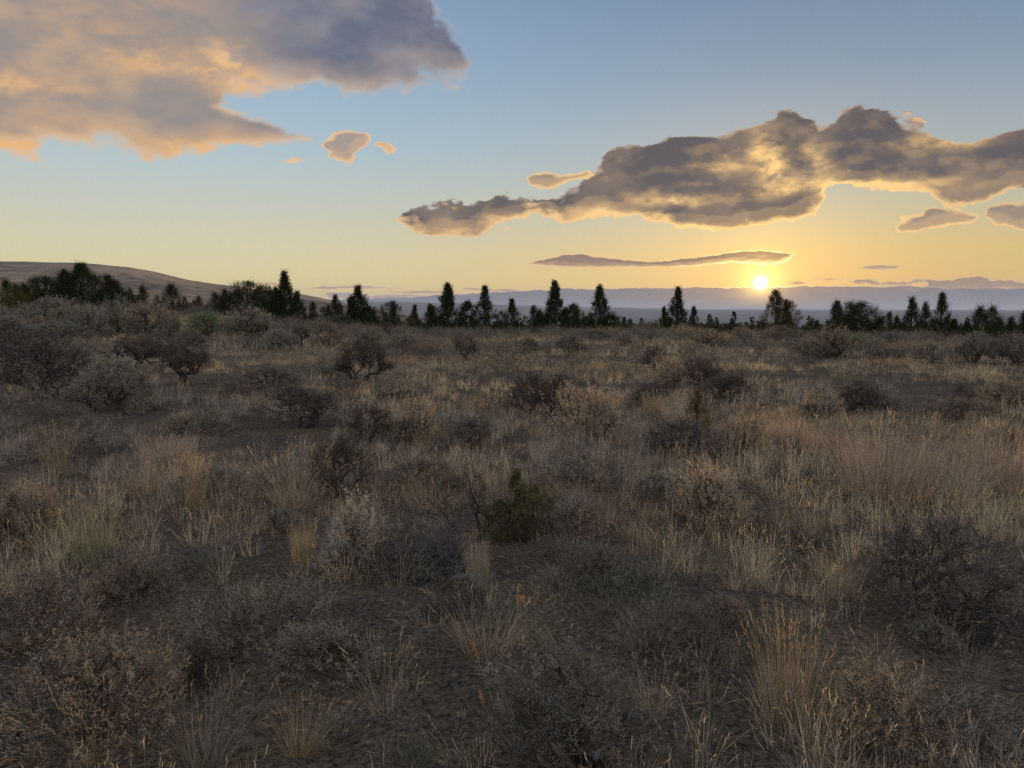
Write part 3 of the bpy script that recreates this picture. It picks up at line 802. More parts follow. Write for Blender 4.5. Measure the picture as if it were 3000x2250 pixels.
YG = (0.085, 0.085, 0.025)
for a in [
    ((22, 925, 828, 70, 70, 'cone', 'ragged juniper at the left edge of the skyline'), dict(extra=((0.7, 0.86, 0.6, 'cone'),))),
    ((53, 940, 843, 62, 55, 'cone', 'yellow-green young juniper in front of the left-edge junipers'), dict(tone=YG)),
    ((85, 915, 849, 56, 80, 'round', 'small rounded juniper behind the yellow-green young one'), {}),
    ((117, 915, 847, 48, 84, 'cone', 'low dark juniper left of the biggest juniper'), dict(extra=((0.8, 0.55, 0.7, 'round'),))),
    ((244, 925, 786, 160, 72, 'cone', 'biggest juniper, broad and stepped, in front of the hill'), dict(extra=((-0.62, 0.68, 0.5, 'round'), (0.55, 0.62, 0.5, 'cone'), (-0.3, 0.85, 0.42, 'column')), dens=1.25)),
    ((322, 925, 816, 70, 76, 'cone', 'narrower juniper touching the right side of the biggest juniper'), {}),
    ((420, 915, 844, 48, 82, 'cone', 'small lone cone juniper against the hill with a stub beside it'), dict(extra=((0.9, 0.6, 0.45, 'cone'), (-0.8, 0.4, 0.45, 'round')))),
    ((374, 915, 880, 40, 88, 'round', 'low bushy juniper between the biggest and the lone cone juniper'), {}),
    ((504, 935, 842, 66, 70, 'cone', 'mid-sized cone juniper with rounded sides below the hill'), {}),
    ((548, 935, 895, 44, 76, 'round', 'short olive juniper right of the mid-sized cone'), dict(tone=(0.06, 0.06, 0.024))),
    ((584, 937, 872, 30, 80, 'ragged', 'thin ragged juniper above the green bushy shrub'), {}),
    ((632, 940, 864, 52, 74, 'cone', 'left spire of a close juniper pair'), {}),
    ((662, 940, 856, 50, 78, 'cone', 'right, taller spire of a close juniper pair'), {}),
    ((727, 940, 833, 84, 74, 'round', 'round-headed juniper joined to a flatter one'), dict(extra=((-0.5, 0.75, 0.5, 'round'),))),
    ((775, 940, 846, 62, 78, 'round', 'flat-topped juniper right of the round-headed one'), dict(extra=((0.4, 0.88, 0.6, 'round'),))),
    ((836, 942, 811, 76, 72, 'cone', 'tallest spire juniper left of the miniature-tree shrub, full at its base'), dict(extra=((0.55, 0.62, 0.5, 'cone'), (-0.4, 0.7, 0.5, 'column')), dens=1.15)),
    ((917, 945, 891, 30, 90, 'ragged', 'small juniper with a tufted head below the ridge end'), {}),
    ((984, 950, 874, 38, 84, 'column', 'slim dark juniper spire beside a shorter companion'), {}),
    ((962, 950, 900, 28, 86, 'cone', 'short companion left of the slim dark spire'), {}),
    ((1050, 962, 850, 74, 78, 'ragged', 'ragged juniper with a crooked tufted leader'), dict(extra=((0.55, 0.55, 0.5, 'round'), (-0.3, 0.75, 0.5, 'cone')), dens=1.2)),
    ((1146, 955, 893, 52, 92, 'round', 'bushy spiky juniper at the end of the hill slope'), dict(extra=((0.2, 1.02, 0.3, 'ragged'),))),
    ((1216, 950, 903, 28, 110, 'cone', 'small far juniper right of the bushy spiky one'), {}),
    ((1266, 955, 918, 40, 105, 'round', 'low rounded juniper left of the two-armed juniper'), {}),
    ((1312, 960, 845, 82, 82, 'column', 'two-armed juniper with tall middle and side lobes'), dict(extra=((0.85, 0.66, 0.42, 'round'), (-0.75, 0.6, 0.4, 'ragged')), dens=1.1)),
    ((1421, 960, 852, 54, 84, 'cone', 'thin dark spire juniper with an airy tip'), dict(gap=0.15)),
    ((1500, 960, 886, 40, 92, 'cone', 'cone juniper between the airy spire and the spindly one'), {}),
    ((1470, 960, 918, 30, 100, 'round', 'low dark juniper between two spires left of centre'), {}),
    ((1563, 958, 903, 30, 92, 'ragged', 'spindly juniper left of the two-lobed tall juniper'), {}),
    ((1625, 960, 840, 78, 82, 'cone', 'two-lobed tall juniper near the middle of the skyline'), dict(extra=((0.85, 0.58, 0.5, 'round'), (-0.75, 0.45, 0.45, 'cone')), dens=1.2)),
    ((1688, 960, 916, 26, 88, 'cone', 'small yellowish juniper right of the two-lobed tall one'), dict(tone=(0.07, 0.065, 0.025))),
    ((1756, 965, 849, 72, 80, 'column', 'wide cone juniper with airy sprays and full base'), dict(extra=((-0.7, 0.4, 0.5, 'round'), (0.65, 0.42, 0.5, 'round')), gap=0.12, dens=1.15)),
    ((1985, 965, 855, 58, 82, 'column', 'three-spired juniper standing alone left of the sun'), dict(extra=((-0.85, 0.62, 0.3, 'column'), (0.95, 0.6, 0.34, 'column')), dens=1.2)),
    ((2272, 968, 864, 70, 76, 'ragged', 'open half-dead juniper with bare branches below the sun'), dict(gap=0.35, dead=22, tone=(0.075, 0.06, 0.025))),
    ((2310, 968, 894, 52, 78, 'round', 'fuller juniper right of the half-dead one below the sun'), dict(extra=((-0.2, 1.05, 0.5, 'cone'),), tone=(0.065, 0.055, 0.025))),
    ((2450, 970, 893, 66, 80, 'cone', 'winged juniper with a side arm, left of the round bushy one'), dict(extra=((-0.95, 0.5, 0.3, 'ragged'), (0.6, 0.62, 0.45, 'round')), dens=1.2)),
    ((2521, 992, 896, 92, 64, 'round', 'round bushy juniper, broadest on the right'), dict(extra=((-0.35, 1.0, 0.5, 'round'), (0.6, 0.6, 0.5, 'ragged')), dens=1.2)),
    ((2604, 972, 922, 34, 90, 'cone', 'small spire between the round bushy juniper and the slim trio'), dict(extra=((-1.2, 0.45, 0.7, 'round'),))),
    ((2668, 982, 884, 54, 76, 'cone', 'first of the slim trio, with a low left shoulder'), dict(extra=((-0.8, 0.55, 0.5, 'cone'),), gap=0.1)),
    ((2708, 976, 894, 36, 80, 'cone', 'middle and shortest of the slim trio'), dict(gap=0.1)),
    ((2755, 984, 872, 60, 74, 'cone', 'tallest of the slim trio, with airy tip'), dict(gap=0.12, extra=((0.6, 0.45, 0.5, 'cone'),))),
    ((2867, 1004, 910, 70, 58, 'cone', 'dense snag-topped juniper near the right edge'), dict(extra=((-0.5, 0.6, 0.5, 'cone'),), dens=1.2)),
    ((2900, 1002, 905, 50, 62, 'ragged', 'thin snaggy juniper behind the dense snag-topped one'), dict(dead=8, gap=0.2)),
    ((2928, 1000, 940, 30, 64, 'ragged', 'leaning sparse juniper right of the snaggy one'), dict(gap=0.3)),
    ((2960, 1002, 936, 36, 60, 'cone', 'short juniper second from the right edge'), {}),
    ((2996, 1004, 920, 46, 60, 'ragged', 'juniper cut by the right edge'), dict(extra=((0.6, 0.8, 0.6, 'round'),))),
    ((2040, 1300, 1146, 70, 0, 'cone', 'olive-green upright sapling among grey shrubs below the sun'), dict(tone=(0.11, 0.10, 0.055), gap=0.2, name='juniper_sapling', group='juniper saplings')),
    ((1512, 1588, 1385, 150, 0, 'cone', 'dark green juniper sapling in the middle of the field'), dict(tone=(0.095, 0.097, 0.05), gap=0.1, name='juniper_sapling', extra=((0.55, 0.8, 0.6, 'round'), (-0.35, 0.6, 0.5, 'round')), dens=1.6, group='juniper saplings')),
]:
    pos = list(a[0])
    if pos[4] == 0:
        p, _ = at(pos[0], pos[1]); pos[4] = math.hypot(p[0], p[1])
    juniper(*pos, **a[1])

# ------------------------------------------------------------------ dead wood, stones and seed stalks
def limb(mb, rng, pts, r0, r1, col, sides=6, k=9, jit=0.02):
    pts = np.array(pts, float)
    t = np.linspace(0, len(pts) - 1, k); P = np.stack([np.interp(t, np.arange(len(pts)), pts[:, i]) for i in range(3)], 1)
    P[1:-1] += rng.normal(size=(k - 2, 3)) * jit
    tubes(mb, P[None], np.linspace(r0, r1, k)[None], sides, np.array(col))


def snag():
    rng = np.random.default_rng(9)
    p, d = at(1402, 1582); s = d / FPX
    root = obj('dead_snag', None, loc=tuple(p)); tag(root, 'bare dead snag with crooked twigs against the juniper sapling', 'dead shrub')
    h = 205 * s
    T = np.array([[-0.30, 0, 0.62], [-0.36, 0.05, 0.85], [-0.22, 0.02, 1.0], [-0.16, -0.03, 0.78], [-0.08, 0, 0.95], [-0.5, 0, 0.7], [-0.42, 0, 0.5], [0.05, 0.1, 0.85],
                  [-0.02, 0, 0.62], [-0.7, -0.05, 0.42], [-0.85, -0.05, 0.5], [-0.6, 0, 0.55], [-0.28, 0.1, 0.74], [0.12, 0, 0.66], [-0.95, 0, 0.36]]) * h
    T = np.concatenate([T, T + rng.normal(size=T.shape) * 0.07 * h])
    E = skeleton(rng, (0, 0, 0), T, 2, 0.5, 0.12, 2)
    b = MB(); limb(b, rng, [(0.02 * h, 0, -0.05), (0, 0, 0.3 * h), (-0.05 * h, 0, 0.55 * h)], 0.03 * h, 0.016 * h, (0.05, 0.045, 0.045))
    obj('trunk', b.mesh('snag_trunk', M_WOOD, True), root)
    b = MB(); wood(b, rng, E, 0.0024, 0.42, (0.055, 0.05, 0.05), 5, 0.14, 6)
    q = np.repeat(T, 7, 0)
    leaves(b, q, rng.normal(size=q.shape) + np.array([-0.2, 0, 0.5]), 0.07, 0.004, np.full((len(q), 3), 0.055), rng)
    obj('branches', b.mesh('snag_branches', M_WOOD), root)


snag()


def fallen():
    rng = np.random.default_rng(12)
    p, d = at(1270, 1685); s = d / FPX
    root = obj('fallen_branch', None, loc=tuple(p)); tag(root, 'tangle of fallen grey dead branches at the left foot of the sapling', 'dead branches')
    W, H = 300 * s, 150 * s
    b = MB()
    limb(b, rng, [(0.52 * W, 0.1, 0.02), (0.3 * W, 0.05, 0.35 * H), (0.05 * W, 0, 0.45 * H), (-0.3 * W, -0.05, 0.2 * H)], 0.022, 0.008, (0.12, 0.115, 0.12), jit=0.01)
    limb(b, rng, [(0.5 * W, -0.25, 0.0), (0.38 * W, -0.2, 0.28 * H), (0.2 * W, -0.22, 0.2 * H), (0.1 * W, -0.25, 0.02)], 0.02, 0.01, (0.14, 0.135, 0.135), jit=0.012)
    limb(b, rng, [(0.47 * W, -0.1, -0.02), (0.44 * W, -0.3, 0.12 * H), (0.38 * W, -0.42, 0.0)], 0.024, 0.013, (0.14, 0.135, 0.14), jit=0.01)
    obj('limb', b.mesh('fallen_limb', M_WOOD, True), root)
    T = np.stack([rng.uniform(-0.55, 0.35, 300) * W, rng.normal(size=300) * 0.16, rng.uniform(0.02, 1.0, 300) ** 1.4 * H], 1)
    T[:, 2] *= 1 - 0.5 * np.abs(T[:, 0] / W)
    E = skeleton(rng, (0.4 * W, 0, 0.1 * H), T, 3, 0.4, 0.15, 5)
    b = MB(); wood(b, rng, E, 0.0022, 0.34, (0.11, 0.105, 0.11), 4, 0.2, 5)
    q = np.repeat(T, 4, 0)
    leaves(b, q, rng.normal(size=q.shape) + np.array([-0.6, 0, -0.1]), 0.11, 0.004, np.array([[0.12, 0.115, 0.12]]) * rng.uniform(0.6, 1.3, (len(q), 1)), rng)
    obj('twigs', b.mesh('fallen_twigs', M_WOOD), root)


fallen()


def mat_stone():
    m, nt, out = nodes('lichen_stone')
    ge = nt.nodes.new('ShaderNodeNewGeometry'); n = nt.nodes.new('ShaderNodeTexNoise'); n.inputs['Scale'].default_value = 45; n.inputs['Detail'].default_value = 8
    nt.links.new(ge.outputs['Position'], n.inputs['Vector'])
    r = nt.nodes.new('ShaderNodeValToRGB'); e = r.color_ramp.elements
    e[0].position, e[0].color = 0.35, (0.05, 0.05, 0.053, 1); e[1].position, e[1].color = 0.65, (0.13, 0.13, 0.135, 1)
    nt.links.new(n.outputs[0], r.inputs[0])
    d = nt.nodes.new('ShaderNodeBsdfDiffuse'); nt.links.new(r.outputs[0], d.inputs['Color']); nt.links.new(d.outputs[0], out.inputs[0])
    return m


M_STONE = mat_stone()
for (px, py, w, h, lab) in [(1265, 1815, 42, 34, 'grey-blue stone on bare soil under the fallen branches'), (1468, 1975, 62, 34, 'flat grey stone beside the tall bristly seed stalk'),
                            (2482, 1790, 22, 14, 'small pale stone under the near bare shrub'), (640, 1985, 20, 12, 'small pale stone near the pinkish mat of brush'),
                            (2960, 2015, 18, 10, 'small light stone on soil near the right edge')]:
    p, d = at(px, py); s = d / FPX; rng = np.random.default_rng(px)
    u = np.linspace(0, PI, 12); v = np.arange(16) / 16 * 2 * PI
    U, Vv = np.meshgrid(u, v, indexing='ij')
    dirs = np.stack([np.sin(U) * np.cos(Vv), np.sin(U) * np.sin(Vv), np.cos(U)], -1)
    k = 1 + (fbm(dirs[..., 0] * 2.2 + dirs[..., 2] * 1.7 + px, dirs[..., 1] * 2.2 + 5, 3, 3) - 0.5) * 0.8
    k[0] = k[0].mean(); k[-1] = k[-1].mean()
    P = dirs * k[..., None] * np.array([w * s * 0.5, w * s * 0.4, h * s * 0.75])
    i = np.arange(11)[:, None] * 16; j = np.arange(16)[None]; j2 = (j + 1) % 16
    mb = MB(); mb.add(P, np.stack([i + j, i + 16 + j, i + 16 + j2, i + j2], -1).reshape(-1, 4))
    o = obj('stone', mb.mesh('stone', M_STONE, True), loc=(p[0], p[1], p[2] + h * s * 0.15)); tag(o, lab, 'stone', 'stones on the soil')

for (px, py, tx, ty, L, lab, c) in [(1502, 2235, 1383, 1888, 0.05, 'tall leaning stalk with a bristly orange seed head', (0.42, 0.2, 0.09)),
                                    (1480, 2240, 1408, 2034, 0.035, 'shorter leaning stalk with a pale bristly head', (0.4, 0.26, 0.15)),
                                    (1700, 2180, 1684, 2032, 0.032, 'upright stalk with a pinkish bristly head in the dark near sagebrush', (0.45, 0.24, 0.15)),
                                    (2656, 2240, 2648, 2085, 0.03, 'stalk with two papery orange leaves at the lower right', (0.5, 0.26, 0.1)),
                                    (1520, 1880, 1524, 1757, 0.0, 'orange dried flower head on top of the green-straw stalks', (0.45, 0.26, 0.13)),
                                    (600, 2180, 583, 2102, 0.028, 'stalk with a single tan papery leaf at the lower left', (0.42, 0.3, 0.15))]:
    rng = np.random.default_rng(px)
    p, d = at(px, py); dirt = ray(tx, ty)
    q = np.array([0, 0, EYE_Z]) + dirt * (d * (0.985))
    root = obj('seed_stalk', None, loc=tuple(p)); tag(root, lab, 'seed stalk', 'single seed stalks')
    v = q - p
    b = MB(); limb(b, rng, [(0, 0, -0.02), v * 0.5 + np.array([0, 0, 0.012]), v], 0.0016, 0.0011, (0.3, 0.24, 0.15), 5, 8, 0.002)
    obj('stem', b.mesh('stalk_stem', M_GRASS), root)
    b = MB(); dv = unit(v)
    if L:
        n = 170 if 'leaves' not in lab and 'leaf' not in lab else 5
        if n > 10:
            t = rng.uniform(-L * 1.0, L * 0.12, n)
            leaves(b, v[None] + dv[None] * t[:, None], dv[None] * 1.1 + rng.normal(size=(n, 3)) * 0.45, 0.013, 0.0022, np.array(c)[None] * rng.uniform(0.7, 1.3, (n, 1)), rng)
        else:
            leaves(b, np.repeat(v[None], n, 0) - dv * rng.uniform(0, L, (n, 1)), dv[None] + rng.normal(size=(n, 3)) * 0.3, L, L * 0.32, np.array(c)[None] * np.ones((n, 1)), rng)
    else:
        leaves(b, v[None] + rng.normal(size=(40, 3)) * 0.007, rng.normal(size=(40, 3)) + np.array([0.8, 0, 0.2]), 0.022, 0.009, np.array(c)[None] * rng.uniform(0.7, 1.3, (40, 1)), rng)
    obj('seed_head', b.mesh('stalk_head', M_GRASS), root)

p, d = at(648, 962); s = d / FPX; b = MB(); rng = np.random.default_rng(4)
limb(b, rng, [(-20 * s, 0, 0.0), (0, 0.1, 0.05), (22 * s, 0.1, 0.08)], 0.09, 0.07, (0.42, 0.34, 0.25), 8, 9, 0.015)
o = obj('fallen_log', b.mesh('fallen_log', M_WOOD, True), loc=(p[0], p[1], p[2] + 0.25)); tag(o, 'thin pale log lying behind the green bushy shrub', 'log')

# ------------------------------------------------------------------ grass, ground litter and scrub nobody could count
def scatter(rng, n, r0, r1, azmax):
    r = np.sqrt(rng.uniform(r0 * r0, r1 * r1, n)); a = rng.uniform(-azmax, azmax, n) * D2R
    return r * np.sin(a), r * np.cos(a), r


def build_grass():
    rng = np.random.default_rng(5)
    mb = MB()
    for (r0, r1, dens, nb, w, hmin, hmax, azm, kk) in [(1.2, 5, 50, 40, 0.0031, 0.09, 0.30, 48, 5), (5, 12, 28, 34, 0.0042, 0.10, 0.27, 44, 4),
                                                       (12, 30, 8.5, 20, 0.008, 0.13, 0.29, 41, 4), (30, 75, 4.2, 11, 0.017, 0.18, 0.36, 39, 3), (75, 140, 1.3, 8, 0.035, 0.22, 0.42, 39, 3)]:
        n = int(azm * D2R * (r1 * r1 - r0 * r0) * dens)
        x, y, r = scatter(rng, n, r0, r1, azm)
        patch = fbm(x / 1.7, y / 1.7, 51, 3)
        big = fbm(x / 9, y / 9, 61, 3)
        keep = rng.uniform(size=n) < sstep(0.45, 0.56, patch * 0.75 + big * 0.25 + 0.015 + 0.03 * sstep(8, 25, r)) * 0.93 + 0.07
        x, y, r, patch, big = x[keep], y[keep], r[keep], patch[keep], big[keep]
        n = len(x)
        hh = rng.uniform(hmin, hmax, n) * (0.35 + 1.1 * patch)
        # tones: straw, weathered grey, rust
        straw, grey, rust = np.array([0.60, 0.50, 0.34]), np.array([0.42, 0.385, 0.325]), np.array([0.33, 0.25, 0.18])
        m1 = np.clip(sstep(0.35, 0.6, fbm(x / 5 + 40, y / 5, 71, 3)) * 0.75 + 0.45 * sstep(9, 28, r) * (0.4 + 0.6 * rng.uniform(size=n)), 0, 1)[:, None]
        m2 = (sstep(0.58, 0.72, fbm(x / 3, y / 3 + 90, 81, 3)) * 0.6 + 0.15 * (rng.uniform(size=n) < 0.2))[:, None]
        col = grey + (straw - grey) * m1; col = col + (rust - col) * m2
        col = col * rng.uniform(0.75, 1.2, (n, 1))
        rad = rng.uniform(0.02, 0.09, n) * (1 + r1 / 60)
        X = np.repeat(x, nb); Y = np.repeat(y, nb); N = len(X)
        a = rng.uniform(0, 2 * PI, N); q = np.sqrt(rng.uniform(0, 1, N)) * np.repeat(rad, nb)
        X = X + np.cos(a) * q; Y = Y + np.sin(a) * q
        P = np.stack([X, Y, hgt(X, Y) - 0.015], 1)
        L = np.repeat(hh, nb) * rng.uniform(0.4, 1.25, N)
        le = np.abs(rng.normal(size=N)) * 0.38; cu = rng.normal(size=N) * 0.5 + 0.25
        flat = rng.uniform(size=N) < 0.12
        le = np.where(flat, rng.uniform(0.9, 1.45, N), le)
        c = np.repeat(col, nb, 0) * rng.uniform(0.6, 1.3, (N, 1))
        tip, td = blades(mb, P, a + rng.normal(size=N) * 0.7, L, le, cu, np.full(N, w) * rng.uniform(0.6, 1.2, N), c, rng, kk)
        if r1 <= 12:
            s = np.where((~flat) & (L > np.percentile(L, 82)) & (rng.uniform(size=N) < 0.45))[0]
            for k in range(4):
                leaves(mb, tip[s] - td[s] * 0.012 * k, td[s] + rng.normal(size=(len(s), 3)) * 0.2, 0.022, 0.0032, c[s] * np.array([1.35, 1.2, 0.95])[None], rng)
    o = obj('grass', mb.mesh('dry_grass', M_GRASS)); tag(o, 'dry straw and grey grass covering the desert flat', 'grass', kind='stuff')


build_grass()


def build_litter():
    rng = np.random.default_rng(8)
    mb = MB()
    n = 50000
    x, y, r = scatter(rng, n, 1.3, 14, 46)
    L = rng.uniform(0.015, 0.09, n); a = rng.uniform(0, 2 * PI, n)
    P = np.stack([x, y, hgt(x, y) + 0.012 + rng.uniform(0, 0.03, n)], 1)
    D = np.stack([np.cos(a), np.sin(a), rng.normal(size=n) * 0.18], 1)
    c = np.where(rng.uniform(size=(n, 1)) < 0.5, np.array([[0.24, 0.21, 0.17]]), np.array([[0.10, 0.095, 0.092]])) * rng.uniform(0.5, 1.4, (n, 1))
    leaves(mb, P, D, L, 0.0036, c, rng)
    n = 9000  # soil crumbs
    x, y, r = scatter(rng, n, 1.3, 9, 46)
    s = rng.uniform(0.002, 0.007, n) * rng.uniform(0.6, 1.5, n)
    O = np.array([[1, 0, 0], [0, 1, 0], [-1, 0, 0], [0, -1, 0], [0, 0, 1.0]])
    C = np.stack([x, y, hgt(x, y) + 0.004], 1)
    V = C[:, None] + O[None] * s[:, None, None] * rng.uniform(0.7, 1.3, (n, 5, 1))
    F = (np.arange(n)[:, None, None] * 5 + np.array([[0, 1, 4], [1, 2, 4], [2, 3, 4], [3, 0, 4]])[None]).reshape(-1, 3)
    mb.add(V.reshape(-1, 3), f3=F, col=np.repeat(np.array([[0.07, 0.062, 0.055]]) * rng.uniform(0.6, 1.5, (n, 1)), 5, 0))
    o = obj('litter', mb.mesh('plant_litter', M_WOOD)); tag(o, 'broken straw, twigs and crumbs lying on the soil', 'litter', kind='stuff')


build_litter()


def build_scrub():
    """ankle-high greyish shrublets mixed all through the grass"""
    rng = np.random.default_rng(15)
    mb = MB()
    for (r0, r1, dens, nl, sz, hmin, hmax, azm) in [(1.6, 8, 5.5, 330, 0.026, 0.08, 0.22, 46), (8, 22, 1.8, 190, 0.04, 0.14, 0.42, 42), (22, 60, 0.8, 210, 0.075, 0.25, 0.85, 40), (45, 125, 0.42, 170, 0.12, 0.4, 0.95, 39)]:
        n = int(azm * D2R * (r1 * r1 - r0 * r0) * dens)
        x, y, r = scatter(rng, n, r0, r1, azm)
        k = rng.uniform(size=n) < sstep(0.4, 0.6, fbm(x / 4 + 9, y / 4 - 5, 91, 3)) + 0.1
        x, y = x[k], y[k]; n = len(x)
        h = rng.uniform(hmin, hmax, n); R = h * rng.uniform(0.7, 1.2, n)
        z = hgt(x, y)
        d = unit(rng.normal(size=(n, nl, 3))); d[..., 2] = np.abs(d[..., 2])
        rr = rng.uniform(0.35, 1, (n, nl, 1)) ** 0.6 * (0.75 + 0.5 * vnoise(d[..., 0] * 3 + x[:, None] * 7, d[..., 1] * 3 + y[:, None] * 5, 6))[..., None]
        P = np.stack([x, y, z], 1)[:, None] + d * rr * np.stack([R, R, h], 1)[:, None]
        D = unit(d * 0.6 + UP * 0.7 + rng.normal(size=d.shape) * 0.35)
        tone = (np.array([[0.28, 0.27, 0.235], [0.22, 0.222, 0.19], [0.26, 0.235, 0.195], [0.11, 0.105, 0.095]]) * (0.8 if r1 < 10 else 0.95 if r1 < 30 else 0.8))[rng.integers(0, 4, n)] * rng.uniform(0.7, 1.2, (n, 1))
        c = tone[:, None] * rng.uniform(0.55, 1.4, (n, nl, 1))
        leaves(mb, P.reshape(-1, 3), D.reshape(-1, 3), (rng.uniform(0.7, 1.5, n * nl) * sz * 1.5), sz * 0.16, c.reshape(-1, 3), rng)
        # stems
        m = 9
        q = P[:, :m].reshape(-1, 3); b0 = np.repeat(np.stack([x, y, z], 1), m, 0)
        leaves(mb, b0, q - b0, np.linalg.norm(q - b0, axis=1), sz * 0.16, np.full((len(q), 3), 0.07), rng)
    o = obj('scrub_undergrowth', mb.mesh('scrub', M_SAGE)); tag(o, 'ankle-high grey shrublets mixed through the dry grass', 'undergrowth', kind='stuff')


build_scrub()


def build_woods():
    """the far juniper wood that reads as one dark line"""
    rng = np.random.default_rng(25)
    mb = MB()
    n = 3400
    r = np.exp(rng.uniform(math.log(115), math.log(1000), n)); a = rng.uniform(-42, 42, n) * D2R
    x, y = r * np.sin(a), r * np.cos(a); z = hgt(x, y)
    H = rng.uniform(1.6, 4.2, n) * np.where(rng.uniform(size=n) < 0.15, 1.4, 1.0); H = H * (0.64 + 0.4 * sstep(200, 500, r))
    R = H * rng.uniform(0.2, 0.42, n)
    nl = 150
    t = rng.uniform(0, 1, (n, nl)) ** 0.9; ph = rng.uniform(0, 2 * PI, (n, nl))
    sh = rng.uniform(0.5, 1.1, (n, 1))
    rr = R[:, None] * ((1 - t) ** sh + 0.06) * (0.6 + 0.7 * vnoise(ph * 1.3, t * 5 + np.arange(n)[:, None] * 3.3, 7)) * np.sqrt(rng.uniform(0.2, 1, (n, nl)))
    P = np.stack([x[:, None] + np.cos(ph) * rr, y[:, None] + np.sin(ph) * rr, z[:, None] + t * H[:, None]], -1)
    D = unit(np.stack([np.cos(ph) * 0.5, np.sin(ph) * 0.5, np.ones_like(ph)], -1) + rng.normal(size=P.shape) * 0.4)
    tone = np.array([0.042, 0.046, 0.024])[None] * rng.uniform(0.6, 1.5, (n, 1))
    L = np.repeat(H * 0.11, nl) * rng.uniform(0.7, 1.4, n * nl)
    leaves(mb, P.reshape(-1, 3), D.reshape(-1, 3), L, L * 0.55, np.repeat(tone, nl, 0) * rng.uniform(0.7, 1.3, (n * nl, 1)), rng)
    o = obj('distant_woods', mb.mesh('distant_woods', M_JUN)); tag(o, 'far dark juniper wood reading as one line on the skyline', 'woods', kind='stuff')


build_woods()

# ------------------------------------------------------------------ sky: Nishita air + evening gradient + added fill out of view + clouds, by direction only
world = bpy.data.worlds.new("World"); S.world = world; world.use_nodes = True


class G:
    """small helper that writes node expressions"""
    def __init__(self, nt): self.nt = nt

    def put(self, sock, v):
        if isinstance(v, (int, float)): sock.default_value = v
        elif isinstance(v, (tuple, list)): sock.default_value = (*v, 1) if len(sock.default_value) == 4 and len(v) == 3 else v
        else: self.nt.links.new(v, sock)

    def m(self, op, *a, clamp=False):
        n = self.nt.nodes.new('ShaderNodeMath'); n.operation = op; n.use_clamp = clamp
        for s, v in zip(n.inputs, a): self.put(s, v)
        return n.outputs[0]

    def v(self, op, a, b=None, scale=None, out=0):
        n = self.nt.nodes.new('ShaderNodeVectorMath'); n.operation = op
        self.put(n.inputs[0], a)
        if b is not None: self.put(n.inputs[1], b)
        if scale is not None: self.put(n.inputs['Scale'], scale)
        return n.outputs[out]

    def mix(self, f, a, b, mode='MIX'):
        n = self.nt.nodes.new('ShaderNodeMix'); n.data_type = 'RGBA'; n.blend_type = mode; n.clamp_result = False
        self.put(n.inputs[0], f); self.put(n.inputs[6], a); self.put(n.inputs[7], b)
        return n.outputs[2]

    def add(self, f, a, c):
        n = self.nt.nodes.new('ShaderNodeMix'); n.data_type = 'RGBA'; n.blend_type = 'ADD'; n.clamp_result = False; n.clamp_factor = False
        self.put(n.inputs[0], f); self.put(n.inputs[6], a); self.put(n.inputs[7], c)
        return n.outputs[2]

    def step(self, x, a, b, lo=0.0, hi=1.0, kind='SMOOTHSTEP'):
        n = self.nt.nodes.new('ShaderNodeMapRange'); n.interpolation_type = kind
        self.put(n.inputs['Value'], x); self.put(n.inputs['From Min'], a); self.put(n.inputs['From Max'], b)
        self.put(n.inputs['To Min'], lo); self.put(n.inputs['To Max'], hi)
        return n.outputs[0]

    def noise(self, vec, scale, detail, rough=0.55, color=False, lac=2.0):
        n = self.nt.nodes.new('ShaderNodeTexNoise')
        self.put(n.inputs['Vector'], vec); n.inputs['Scale'].default_value = scale; n.inputs['Detail'].default_value = detail
        n.inputs['Roughness'].default_value = rough; n.inputs['Lacunarity'].default_value = lac
        return n.outputs[1 if color else 0]

    def ramp(self, x, stops):
        n = self.nt.nodes.new('ShaderNodeValToRGB'); e = n.color_ramp.elements
        self.put(n.inputs[0], x)
        e[0].position, e[0].color = stops[0][0], (*stops[0][1], 1); e[1].position, e[1].color = stops[-1][0], (*stops[-1][1], 1)
        for p, c in stops[1:-1]:
            k = e.new(p); k.color = (*c, 1)
        return n.outputs[0]


def lin(*c):
    return tuple(((u / 255 + 0.055) / 1.055) ** 2.4 if u / 255 > 0.04045 else u / 255 / 12.92 for u in c)


